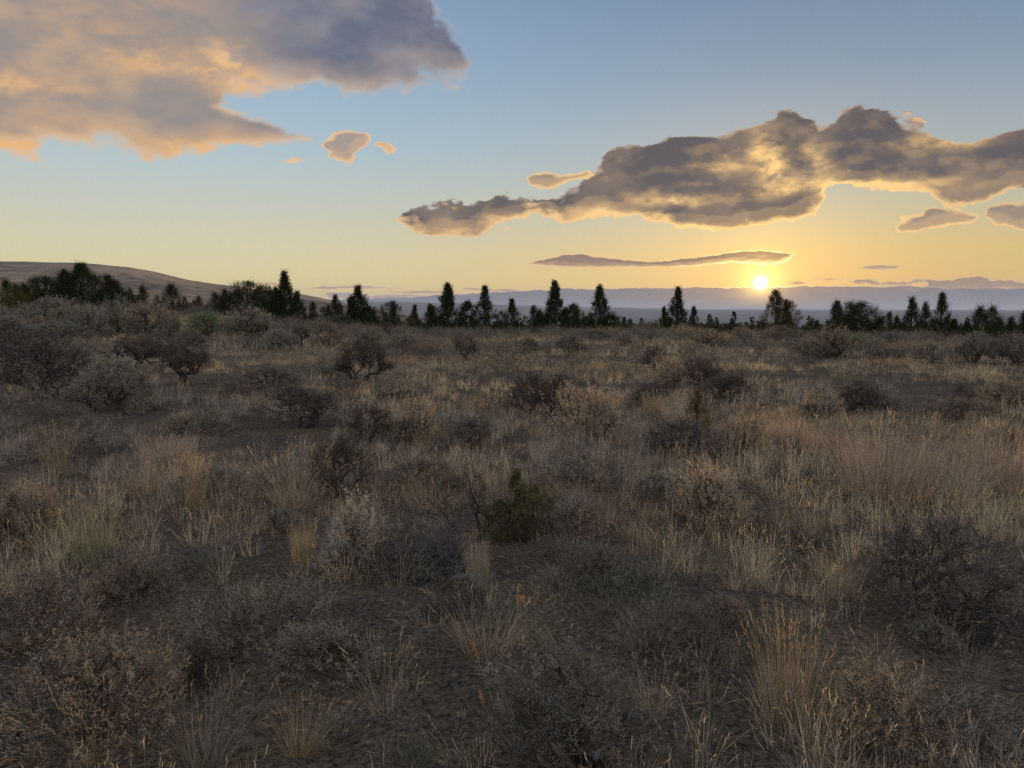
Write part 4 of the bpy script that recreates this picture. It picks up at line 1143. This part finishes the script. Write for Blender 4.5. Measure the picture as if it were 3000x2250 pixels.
def outline(ells=None, tab=None):
    """a cloud's middle height and half thickness over azimuth (degrees), from ellipses or a table of (x, top, bottom)"""
    if tab:
        A = np.array([azel(x, (t + b) / 2)[0] for x, t, b in tab])
        T = np.array([azel(x, t)[1] for x, t, b in tab]); B = np.array([azel(x, b)[1] for x, t, b in tab])
        xs = np.linspace(A[0] - 2, A[-1] + 2, 130)
        mid = np.interp(xs, A, (T + B) / 2); half = np.interp(xs, A, (T - B) / 2)
        half = half - 0.6 * np.maximum(0, np.maximum(A[0] - xs, xs - A[-1]))
        for i in range(len(tab) - 1):                     # a row with top == bottom on both sides of a gap
            if tab[i][1] >= tab[i][2] and tab[i + 1][1] >= tab[i + 1][2]:
                g_ = (xs > A[i]) & (xs < A[i + 1]); half[g_] -= 0.6 * np.minimum(xs[g_] - A[i], A[i + 1] - xs[g_])
        return xs, mid, half
    E = np.array([(*azel(cx, cy), abs(azel(cx + rx, cy)[0] - azel(cx - rx, cy)[0]) / 2, abs(azel(cx, cy + ry)[1] - azel(cx, cy - ry)[1]) / 2) for cx, cy, rx, ry in ells])
    xs = np.linspace((E[:, 0] - E[:, 2]).min() - 2, (E[:, 0] + E[:, 2]).max() + 2, 130)
    q = 1 - ((xs[:, None] - E[None, :, 0]) / E[None, :, 2]) ** 2
    hh = E[None, :, 3] * np.sqrt(np.maximum(q, 0)); ins = q > 0
    top = np.where(ins, E[None, :, 1] + hh, -99).max(1); bot = np.where(ins, E[None, :, 1] - hh, 99).min(1)
    ok = ins.any(1)
    mid = np.interp(xs, xs[ok], ((top + bot) / 2)[ok])
    half = np.where(ok, (top - bot) / 2, -np.abs(xs[:, None] - xs[ok][None]).min(1) * 0.6 - 0.02)
    return xs, mid, half


class Cloud:
    """depth inside a cloud for a direction, from its outline and shared noise"""
    def __init__(self, g, soft, amp, thin=(), join=None, glow=(), **k):
        self.glow = glow
        self.join = join
        self.g, self.soft, self.amp, self.thin = g, soft, amp, thin
        self.xs, self.mid, self.half = outline(**k)

    def curve(self, ax, vals):
        g = self.g; lo, hi = float(vals.min()), float(vals.max()) + 1e-3
        n = g.nt.nodes.new('ShaderNodeFloatCurve'); c = n.mapping.curves[0]
        pts = [(float((x - self.xs[0]) / (self.xs[-1] - self.xs[0])), float((y - lo) / (hi - lo))) for x, y in zip(self.xs, vals)]
        c.points[0].location = pts[0]; c.points[1].location = pts[-1]
        for q in pts[1:-1]: c.points.new(*q)
        for q in c.points: q.handle_type = 'VECTOR'
        n.mapping.update(); g.put(n.inputs['Value'], ax)
        return g.m('MULTIPLY_ADD', n.outputs[0], hi - lo, lo)

    def depth(self, x, y):
        g = self.g
        ax = g.step(x, float(self.xs[0]), float(self.xs[-1]), kind='LINEAR')
        dist = g.m('ABSOLUTE', g.m('SUBTRACT', y, self.curve(ax, self.mid)))
        F = g.m('MINIMUM', g.m('MULTIPLY', g.m('SUBTRACT', self.curve(ax, self.half), dist), 1 / self.soft), 1.0)
        for (cx, cy, rx, ry, k) in self.thin:           # places where the cloud is thin
            u, v = azel(cx, cy)
            dx = g.m('MULTIPLY', g.m('SUBTRACT', x, u), 39.6 / rx); dy = g.m('MULTIPLY', g.m('SUBTRACT', y, v), 39.6 / ry)
            r2 = g.m('MULTIPLY_ADD', dx, dx, g.m('MULTIPLY', dy, dy))
            F = g.m('MULTIPLY_ADD', g.m('EXPONENT', g.m('MULTIPLY', r2, -1.0)), -k, F)
        if self.join is not None:
            F = g.m('SMOOTH_MAX', F, self.join.depth(x, y), 0.25)
        return F


def build_sky():
    nt = world.node_tree
    bg = nt.nodes['Background']; g = G(nt)
    tc = nt.nodes.new('ShaderNodeTexCoord'); d = g.v('NORMALIZE', tc.outputs['Generated'])
    sp = nt.nodes.new('ShaderNodeSeparateXYZ'); g.put(sp.inputs[0], d)
    az = g.m('MULTIPLY', g.m('ARCTAN2', sp.outputs[0], sp.outputs[1]), 180 / PI)
    el = g.m('MULTIPLY', g.m('ARCSINE', sp.outputs[2]), 180 / PI)
    cb = nt.nodes.new('ShaderNodeCombineXYZ'); g.put(cb.inputs[0], az); g.put(cb.inputs[1], el); uv = cb.outputs[0]
    sun = (math.sin(SUN_AZ * D2R) * math.cos(SUN_EL * D2R), math.cos(SUN_AZ * D2R) * math.cos(SUN_EL * D2R), math.sin(SUN_EL * D2R))
    dot = g.v('DOT_PRODUCT', d, sun, out=1)
    th = g.m('MULTIPLY', g.m('ARCCOSINE', g.m('MINIMUM', dot, 1.0)), 180 / PI)

    # clear air; above and behind the view it is brightened to light the ground
    sk = nt.nodes.new('ShaderNodeTexSky'); sk.sky_type = 'NISHITA'; sk.sun_disc = False
    sk.sun_elevation = SUN_EL * D2R; sk.sun_rotation = SUN_AZ * D2R
    e01 = g.step(el, 0.0, 90.0, kind='LINEAR')
    k = 1 / 90.0
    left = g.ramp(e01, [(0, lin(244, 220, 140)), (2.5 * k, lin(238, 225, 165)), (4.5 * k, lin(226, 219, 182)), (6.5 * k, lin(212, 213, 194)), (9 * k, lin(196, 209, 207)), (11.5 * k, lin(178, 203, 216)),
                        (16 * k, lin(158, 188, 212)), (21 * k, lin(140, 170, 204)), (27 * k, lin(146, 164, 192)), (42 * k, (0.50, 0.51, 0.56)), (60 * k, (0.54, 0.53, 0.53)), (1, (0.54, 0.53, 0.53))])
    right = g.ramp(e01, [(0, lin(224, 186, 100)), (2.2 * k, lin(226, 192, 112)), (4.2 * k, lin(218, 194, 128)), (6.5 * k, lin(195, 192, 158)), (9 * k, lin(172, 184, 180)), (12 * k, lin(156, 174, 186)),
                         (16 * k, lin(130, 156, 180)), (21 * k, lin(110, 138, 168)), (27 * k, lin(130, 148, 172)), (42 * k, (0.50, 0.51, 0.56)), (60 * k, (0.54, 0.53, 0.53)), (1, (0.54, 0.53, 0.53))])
    back_fill = g.ramp(e01, [(0, (0.40, 0.36, 0.37)), (8 * k, (1.15, 1.05, 1.02)), (26 * k, (1.15, 1.06, 1.04)), (45 * k, (0.75, 0.71, 0.72)), (65 * k, (0.55, 0.54, 0.53)), (1, (0.54, 0.53, 0.53))])  # unseen sky behind the camera, made brighter as fill light on the plants
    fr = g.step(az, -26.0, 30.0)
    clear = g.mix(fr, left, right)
    clear = g.mix(g.step(g.m('ABSOLUTE', az), 60.0, 150.0), clear, back_fill)
    clear = g.add(0.010, g.mix(0.10, clear, (0.0, 0.0, 0.0)), sk.outputs[0])
    # bright air round the sun
    gl = g.m('EXPONENT', g.m('MULTIPLY', th, -1 / 5.0))
    clear = g.add(g.m('MULTIPLY', gl, 0.5), clear, (0.62, 0.36, 0.05))

    prox = g.m('EXPONENT', g.m('MULTIPLY', th, -1 / 9.0))      # nearness to the sun

    # shared turbulence: one for the high broken clouds, one (flatter) for the low strips; each looked up twice,
    # here and a little nearer the sun, which tells the lit side of every lump
    def turb(shift, squash, ws, warp, fs, det, rough, off):
        x = g.m('ADD', az, shift[0]); y = g.m('ADD', el, shift[1])
        c = nt.nodes.new('ShaderNodeCombineXYZ'); g.put(c.inputs[0], x); g.put(c.inputs[1], g.m('MULTIPLY', y, squash)); c.inputs[2].default_value = off
        w1 = g.m('MULTIPLY_ADD', g.noise(c.outputs[0], ws, 3, 0.5), warp * 2.6, -warp * 1.3)
        w2 = g.m('MULTIPLY_ADD', g.noise(g.v('ADD', c.outputs[0], (31.7, 12.1, 5.5)), ws, 3, 0.5), warp * 2.6 / squash, -warp * 1.3 / squash)
        soft = g.m('SUBTRACT', g.noise(g.v('ADD', c.outputs[0], (5.1, 2.2, 0.0)), fs * 0.8, 3.0, 0.48), 0.5)
        fine = g.m('SUBTRACT', g.noise(c.outputs[0], fs, det, rough), 0.5) if det else None
        return g.m('ADD', x, w1), g.m('ADD', y, w2), soft, fine

    HI = [turb((0, 0), 1.8, 0.32, 1.3, 0.70, 10, 0.64, 3.3), turb((0.22, -0.62), 1.8, 0.32, 1.3, 0.70, 0, 0.64, 3.3)]
    LF = [turb((0, 0), 1.7, 0.16, 1.8, 0.34, 9, 0.56, 5.7), turb((0.35, -0.95), 1.7, 0.16, 1.8, 0.34, 0, 0.56, 5.7)]
    LF[0] = LF[0][:3] + (g.m('MULTIPLY_ADD', HI[0][3], 0.8, LF[0][3]),)
    LO = [turb((0, 0), 3.0, 0.6, 0.3, 2.0, 7, 0.64, 8.1), turb((0.08, -0.12), 3.0, 0.6, 0.3, 2.0, 0, 0.64, 8.1)]

    def layer(sky, cl, T, edge_lo, edge_hi, thick_lo, thick_hi, core, edge, lit, gain, opacity=1.0, inner=0.25):
        B0, B1 = cl.depth(*T[0][:2]), cl.depth(*T[1][:2])
        F = g.m('MULTIPLY_ADD', T[0][3], cl.amp, g.m('MULTIPLY_ADD', T[0][2], cl.amp * 0.6, B0))
        S0, S1 = g.m('MULTIPLY_ADD', T[0][2], cl.amp * 0.9, B0), g.m('MULTIPLY_ADD', T[1][2], cl.amp * 0.9, B1)
        al = g.m('MULTIPLY', g.step(F, edge_lo, edge_hi), opacity)
        S0 = g.m('MULTIPLY_ADD', g.m('SUBTRACT', F, S0), 0.30, S0)
        c = g.mix(g.step(S0, thick_lo, thick_hi), edge, core)
        li = g.m('MULTIPLY', g.m('SUBTRACT', S0, S1), gain, clamp=True)
        li = g.m('MULTIPLY', li, g.step(F, edge_lo, edge_hi + 0.7, 1.0, inner))
        for (cx, cy, rx, ry, k) in cl.glow:              # sunlit breaks in the cloud
            u, v = azel(cx, cy)
            dx = g.m('MULTIPLY', g.m('SUBTRACT', T[0][0], u), 39.6 / rx); dy = g.m('MULTIPLY', g.m('SUBTRACT', T[0][1], v), 39.6 / ry)
            r2 = g.m('MULTIPLY_ADD', dx, dx, g.m('MULTIPLY', dy, dy))
            q = g.m('MULTIPLY', g.m('EXPONENT', g.m('MULTIPLY', r2, -1.0)), g.step(T[0][3], -0.16, 0.14, 0.25 * k, 1.25 * k))
            li = g.m('ADD', li, q, clamp=True)
        return g.mix(al, sky, g.mix(li, c, lit))

    # colours that follow nearness to the sun
    rim = g.mix(g.m('MULTIPLY', prox, 1.5, clamp=True), lin(236, 196, 150), (1.05, 0.62, 0.20))
    rim_hot = g.mix(g.m('MULTIPLY', g.m('EXPONENT', g.m('MULTIPLY', th, -1 / 3.0)), 1.6, clamp=True), rim, (4.0, 2.8, 1.0))
    big = g.noise(g.v('MULTIPLY', uv, (1, 1.5, 1)), 0.22, 4, 0.5)

    # 1 the low bank of cloud on the horizon
    top = g.noise(g.v('MULTIPLY', uv, (1, 0.0, 0)), 0.42, 7, 0.62)
    small = g.noise(g.v('MULTIPLY', uv, (1, 2.5, 0)), 0.9, 7, 0.6)
    edge = g.m('ADD', g.step(az, -13.0, 6.0, 0.95, 1.72), g.m('MULTIPLY', g.m('SUBTRACT', top, 0.5), 0.5))
    edge = g.m('ADD', edge, g.m('MULTIPLY', g.m('SUBTRACT', small, 0.5), 0.3))
    edge = g.m('SUBTRACT', edge, g.step(az, 24.0, 33.0, 0.0, 0.25))
    edge = g.m('ADD', edge, g.m('MULTIPLY', g.m('EXPONENT', g.m('MULTIPLY', g.m('POWER', g.m('SUBTRACT', az, SUN_AZ), 2.0), -0.02)), 0.08))
    bd = g.m('SUBTRACT', edge, el)
    bank_a = g.m('MULTIPLY', g.step(bd, -0.015, 0.05), g.step(az, -22.0, -12.0))
    bank_a = g.m('MULTIPLY', bank_a, g.step(g.m('ABSOLUTE', az), 70.0, 110.0, 1.0, 0.0))
    tex = g.noise(g.v('MULTIPLY', uv, (0.7, 4.0, 0)), 0.75, 8, 0.62)
    bank_c = g.ramp(g.step(el, 0.0, 1.9, kind='LINEAR'), [(0, lin(66, 84, 114)), (0.35, lin(72, 90, 120)), (0.7, lin(92, 103, 122)), (1.0, lin(114, 115, 122))])
    bank_c = g.mix(g.m('MULTIPLY', g.step(tex, 0.52, 0.72), 0.35), bank_c, lin(178, 172, 178))
    bank_c = g.mix(g.m('MULTIPLY', g.step(tex, 0.48, 0.3), 0.3), bank_c, lin(100, 104, 132))
    bank_c = g.mix(g.m('MULTIPLY', prox, 0.75), bank_c, lin(196, 146, 98))
    hotline = g.m('MULTIPLY', g.step(bd, 0.08, 0.0), g.m('MULTIPLY_ADD', prox, 0.8, 0.2, clamp=True))
    bank_c = g.mix(hotline, bank_c, rim_hot)

    # 2 thin strips and low puffs
    strips = Cloud(g, 0.16, 1.2, ells=[(1040, 842, 110, 6), (940, 846, 60, 4), (780, 832, 62, 5), (1240, 857, 95, 6), (1390, 848, 50, 5), (1480, 852, 60, 6), (2580, 784, 66, 8)])
    strips2 = Cloud(g, 0.16, 1.2, ells=[(1180, 867, 90, 5), (1330, 866, 75, 6), (1000, 860, 80, 4), (1080, 874, 120, 6), (1450, 862, 60, 5)])
    puffs = Cloud(g, 0.28, 2.3, ells=[(2530, 824, 46, 9), (2620, 832, 70, 9), (2700, 825, 50, 10), (2770, 826, 60, 10), (2850, 820, 62, 13), (2900, 838, 80, 13), (2970, 838, 90, 14), (2430, 819, 55, 5), (2330, 831, 28, 8), (2820, 845, 100, 8),
                                     (2940, 824, 50, 8), (3080, 830, 120, 14)])
    sky = layer(clear, strips, LO, 0.0, 0.3, 0.05, 0.55, lin(166, 142, 134), lin(240, 200, 140), lin(250, 206, 140), 1.2, 0.9)
    sky = layer(sky, strips2, LO, 0.0, 0.3, 0.05, 0.55, lin(160, 144, 146), lin(240, 200, 140), lin(250, 206, 140), 1.2, 0.85)
    sky = layer(sky, puffs, LO, 0.0, 0.25, 0.1, 0.7, lin(164, 134, 112), rim, rim, 1.4, 0.95)
    sky = g.mix(bank_a, sky, bank_c)

    # 3 the long thin cloud over the sun
    bar = Cloud(g, 0.26, 0.95, tab=[(1545, 771, 772), (1600, 757, 776), (1650, 748, 781), (1690, 742, 782), (1730, 748, 783), (1800, 758, 783), (1860, 764, 783), (1920, 766, 783), (1980, 760, 782), (2040, 753, 779), (2100, 745, 775),
                                    (2150, 738, 769), (2200, 734, 770), (2230, 733, 774), (2270, 737, 778), (2300, 740, 764), (2330, 741, 746), (2345, 743, 743)])
    sky = layer(sky, bar, LO, -0.03, 0.10, 0.0, 0.22, g.mix(g.m('MULTIPLY', prox, 0.5), lin(150, 124, 108), lin(168, 118, 62)), rim_hot, rim_hot, 1.3)

    # 4 the big broken cloud on the right
    right_c = Cloud(g, 0.85, 1.9, thin=((2262, 505, 34, 40, 0.75), (2440, 575, 46, 44, 1.0), (1640, 590, 44, 40, 0.75), (2800, 372, 110, 26, 0.9), (2120, 440, 40, 26, 0.35)), glow=((2250, 460, 40, 70, 0.75), (2330, 545, 80, 30, 0.6), (2120, 480, 60, 24, 0.45), (1960, 590, 90, 14, 0.7), (1760, 620, 70, 18, 0.7), (1500, 640, 130, 14, 0.6), (2800, 400, 110, 26, 0.6), (2600, 545, 150, 16, 0.7), (2390, 470, 26, 50, 0.5), (2040, 655, 80, 12, 0.6), (1330, 660, 90, 14, 0.5)), tab=[
        (1150, 640, 641), (1190, 618, 672), (1260, 602, 686), (1330, 604, 690), (1400, 585, 690), (1450, 560, 668), (1500, 566, 654), (1560, 566, 632), (1620, 556, 640), (1660, 540, 648), (1700, 512, 648), (1760, 480, 640),
        (1800, 448, 632), (1860, 424, 640), (1900, 418, 645), (1960, 398, 650), (2000, 388, 660), (2080, 384, 672), (2150, 388, 670), (2200, 374, 665), (2240, 364, 668), (2280, 338, 664), (2320, 320, 660), (2360, 338, 648), (2400, 378, 642),
        (2430, 352, 600), (2460, 322, 570), (2500, 314, 555), (2540, 312, 550), (2600, 322, 555), (2660, 332, 562), (2720, 345, 570), (2760, 368, 590), (2800, 392, 604), (2850, 402, 602), (2900, 415, 602), (2940, 388, 570), (2970, 368, 555),
        (3000, 370, 570), (3100, 384, 590), (3250, 450, 560), (3350, 510, 512)])
    rpuff = Cloud(g, 0.5, 1.6, tab=[(1520, 526, 526), (1560, 502, 552), (1600, 498, 557), (1640, 508, 548), (1690, 490, 532), (1730, 512, 512), (2590, 660, 660), (2630, 634, 686), (2680, 604, 682), (2720, 592, 678), (2790, 598, 670), (2845, 606, 658), (2880, 632, 632),
                                    (2896, 632, 632), (2930, 594, 662), (2980, 580, 678), (3020, 578, 680), (3060, 600, 666), (3110, 634, 634)])
    core = g.mix(g.step(big, 0.42, 0.6), lin(92, 87, 90), lin(126, 111, 101))
    core = g.mix(g.step(el, 7.0, 3.0), core, lin(150, 122, 98))
    gold = g.mix(g.m('MULTIPLY', prox, 1.8, clamp=True), lin(236, 192, 136), (1.3, 0.82, 0.28))
    edge_r = g.mix(g.m('MULTIPLY', prox, 0.75, clamp=True), lin(150, 140, 136), gold)
    sky = layer(sky, right_c, HI, 0.0, 0.22, 0.02, 0.40, core, edge_r, gold, g.step(big, 0.36, 0.58, 2.2, 4.4), inner=0.12)
    sky = layer(sky, rpuff, HI, -0.02, 0.3, 0.1, 0.75, lin(156, 136, 118), gold, gold, 1.0, 0.95)

    # 5 the big soft cloud on the left
    tail = Cloud(g, 1.2, 0, tab=[(250, 330, 400), (320, 300, 436), (400, 270, 452), (480, 260, 464), (540, 265, 450), (600, 275, 440), (650, 290, 432), (700, 312, 438), (740, 335, 450), (790, 355, 456), (830, 372, 456), (880, 390, 448), (915, 424, 426)])
    left_c = Cloud(g, 1.7, 1.75, join=tail, thin=((900, 262, 60, 20, 0.3),), glow=((600, 205, 150, 30, 0.95), (690, 165, 70, 36, 0.8), (60, 255, 150, 34, 0.65), (560, 425, 90, 16, 0.7), (20, 425, 90, 24, 0.7), (790, 430, 110, 20, 0.7), (860, 255, 50, 16, 0.6), (330, 120, 160, 60, 0.3)), tab=[
        (-800, -600, 470), (-200, -600, 460), (0, -600, 450), (60, -600, 436), (150, -600, 422), (230, -600, 430), (300, -600, 440), (400, -600, 440), (480, -600, 420), (560, -600, 380), (620, -600, 340), (660, -600, 300), (690, -600, 270),
        (760, -600, 264), (820, -600, 276), (870, -600, 292), (900, -600, 274), (960, -600, 268), (1040, -600, 272), (1120, -600, 276), (1180, -160, 272), (1230, -30, 264), (1290, 50, 268), (1340, 108, 270), (1380, 160, 256), (1405, 205, 215)])
    lpuff = Cloud(g, 0.5, 1.5, tab=[(828, 464, 464), (868, 456, 473), (906, 464, 464), (945, 424, 424), (958, 398, 445), (985, 388, 472), (1020, 380, 480), (1060, 378, 445), (1085, 394, 420), (1096, 430, 430), (1110, 418, 447), (1130, 416, 448), (1165, 438, 438)])
    patchn = g.noise(g.v('MULTIPLY', uv, (1, 2.0, 1)), 0.16, 5, 0.55)
    lcore = g.mix(g.step(patchn, 0.42, 0.66), lin(150, 140, 136), lin(192, 164, 138))
    lcore = g.mix(g.step(el, 17.5, 22.0), lcore, lin(146, 138, 134))
    slate = g.mix(g.step(patchn, 0.4, 0.65), lin(100, 106, 126), lin(130, 130, 142))
    side = g.step(g.m('MULTIPLY_ADD', g.m('SUBTRACT', patchn, 0.5), 26.0, az), -22.0, -13.0)
    lcore = g.mix(side, lcore, slate)
    warm = g.mix(side, lin(240, 186, 122), lin(214, 186, 160))
    ledge = g.mix(side, lin(226, 188, 146), lin(176, 178, 190))
    sky = layer(sky, left_c, LF, -0.05, 0.55, 0.05, 0.75, lcore, ledge, warm, 0.9, 0.97, inner=0.3)
    sky = layer(sky, lpuff, HI, -0.02, 0.35, 0.1, 0.8, lin(168, 152, 142), lin(238, 196, 146), lin(242, 196, 140), 1.0, 0.96)

    # the sun itself and the glare of the air in front of it
    disc = g.m('MULTIPLY', g.step(th, 0.55, 0.20), 16.0)
    ring = g.m('MULTIPLY', g.m('EXPONENT', g.m('MULTIPLY', th, -1 / 0.62)), 3.6)
    halo = g.m('MULTIPLY', g.m('EXPONENT', g.m('MULTIPLY', th, -1 / 2.6)), 0.42)
    sky = g.add(disc, sky, (1.0, 0.9, 0.62))
    sky = g.add(ring, sky, (1.0, 0.72, 0.16))
    sky = g.add(halo, sky, (1.0, 0.50, 0.06))
    g.put(bg.inputs[0], sky); bg.inputs[1].default_value = 1.0
    # outside the part of the sky that carries the clouds the gradient with its added fill is enough
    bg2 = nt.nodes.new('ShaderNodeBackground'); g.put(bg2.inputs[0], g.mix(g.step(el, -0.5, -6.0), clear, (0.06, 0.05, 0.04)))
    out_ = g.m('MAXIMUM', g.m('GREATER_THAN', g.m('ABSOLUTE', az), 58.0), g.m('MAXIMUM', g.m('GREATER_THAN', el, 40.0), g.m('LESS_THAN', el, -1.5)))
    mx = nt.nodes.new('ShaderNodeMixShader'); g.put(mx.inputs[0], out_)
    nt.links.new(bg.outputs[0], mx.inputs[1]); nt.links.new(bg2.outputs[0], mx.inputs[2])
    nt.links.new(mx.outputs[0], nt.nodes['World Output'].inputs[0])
    world.cycles.sampling_method = 'MANUAL'; world.cycles.sample_map_resolution = 1024


build_sky()

# ------------------------------------------------------------------ sun lamp, air, camera
ld = bpy.data.lights.new('sun', 'SUN'); ld.energy = 4.2; ld.angle = 0.5 * D2R; ld.color = (1.0, 0.62, 0.30)
lo = bpy.data.objects.new('sun', ld); COL.objects.link(lo)
sd = Vector((math.sin(SUN_AZ * D2R) * math.cos(SUN_EL * D2R), math.cos(SUN_AZ * D2R) * math.cos(SUN_EL * D2R), math.sin(SUN_EL * D2R)))
lo.rotation_euler = (-sd).to_track_quat('-Z', 'Y').to_euler(); lo.location = (0, 0, 30)

HAZE = 6e-5
if HAZE:
    mb = MB(); a, zt, zb = 95000.0, 620.0, -135.0
    zmin = float(np.min([np.min([v.co.z for v in o.data.vertices]) for o in COL.objects if o.name.startswith('ground')]))
    zmin = min(zmin, min(min(v.co.z for v in o.data.vertices) for o in COL.objects if o.name.startswith(('hill', 'mountain'))))
    zb = zmin - 1.0
    zt = max(max(v.co.z for v in o.data.vertices) for o in COL.objects if o.name.startswith(('hill', 'mountain', 'ground'))) + 4
    mb.add([(-a, -a, zb), (a, -a, zb), (a, a, zb), (-a, a, zb), (-a, -a, zt), (a, -a, zt), (a, a, zt), (-a, a, zt)],
           [(3, 2, 1, 0), (4, 5, 6, 7), (0, 1, 5, 4), (1, 2, 6, 5), (2, 3, 7, 6), (3, 0, 4, 7)])
    m, nt, out = nodes('evening_air')
    pv = nt.nodes.new('ShaderNodeVolumePrincipled'); pv.inputs['Density'].default_value = HAZE; pv.inputs['Color'].default_value = (0.50, 0.66, 1.0, 1); pv.inputs['Anisotropy'].default_value = 0.15
    nt.links.new(pv.outputs[0], out.inputs['Volume'])
    o = obj('haze', mb.mesh('haze', m)); tag(o, 'blue evening haze over the far plain', kind='stuff')

cd = bpy.data.cameras.new('camera'); cam = bpy.data.objects.new('camera', cd); COL.objects.link(cam)
cd.sensor_width = 36; cd.lens = 36 * FPX / 3000; cd.clip_start = 0.05; cd.clip_end = 300000
cam.location = (0, 0, EYE_Z); cam.rotation_euler = (PI / 2 + PITCH, 0, 0)
S.camera = cam

vs = S.view_settings
vs.view_transform = 'Standard'; vs.look = 'None'; vs.exposure = 0.0; vs.gamma = 1.0
cy = S.cycles
cy.max_bounces = 5; cy.diffuse_bounces = 1; cy.transmission_bounces = 4; cy.glossy_bounces = 1; cy.volume_bounces = 0; cy.transparent_max_bounces = 4
cy.sample_clamp_indirect = 4; cy.use_denoising = False
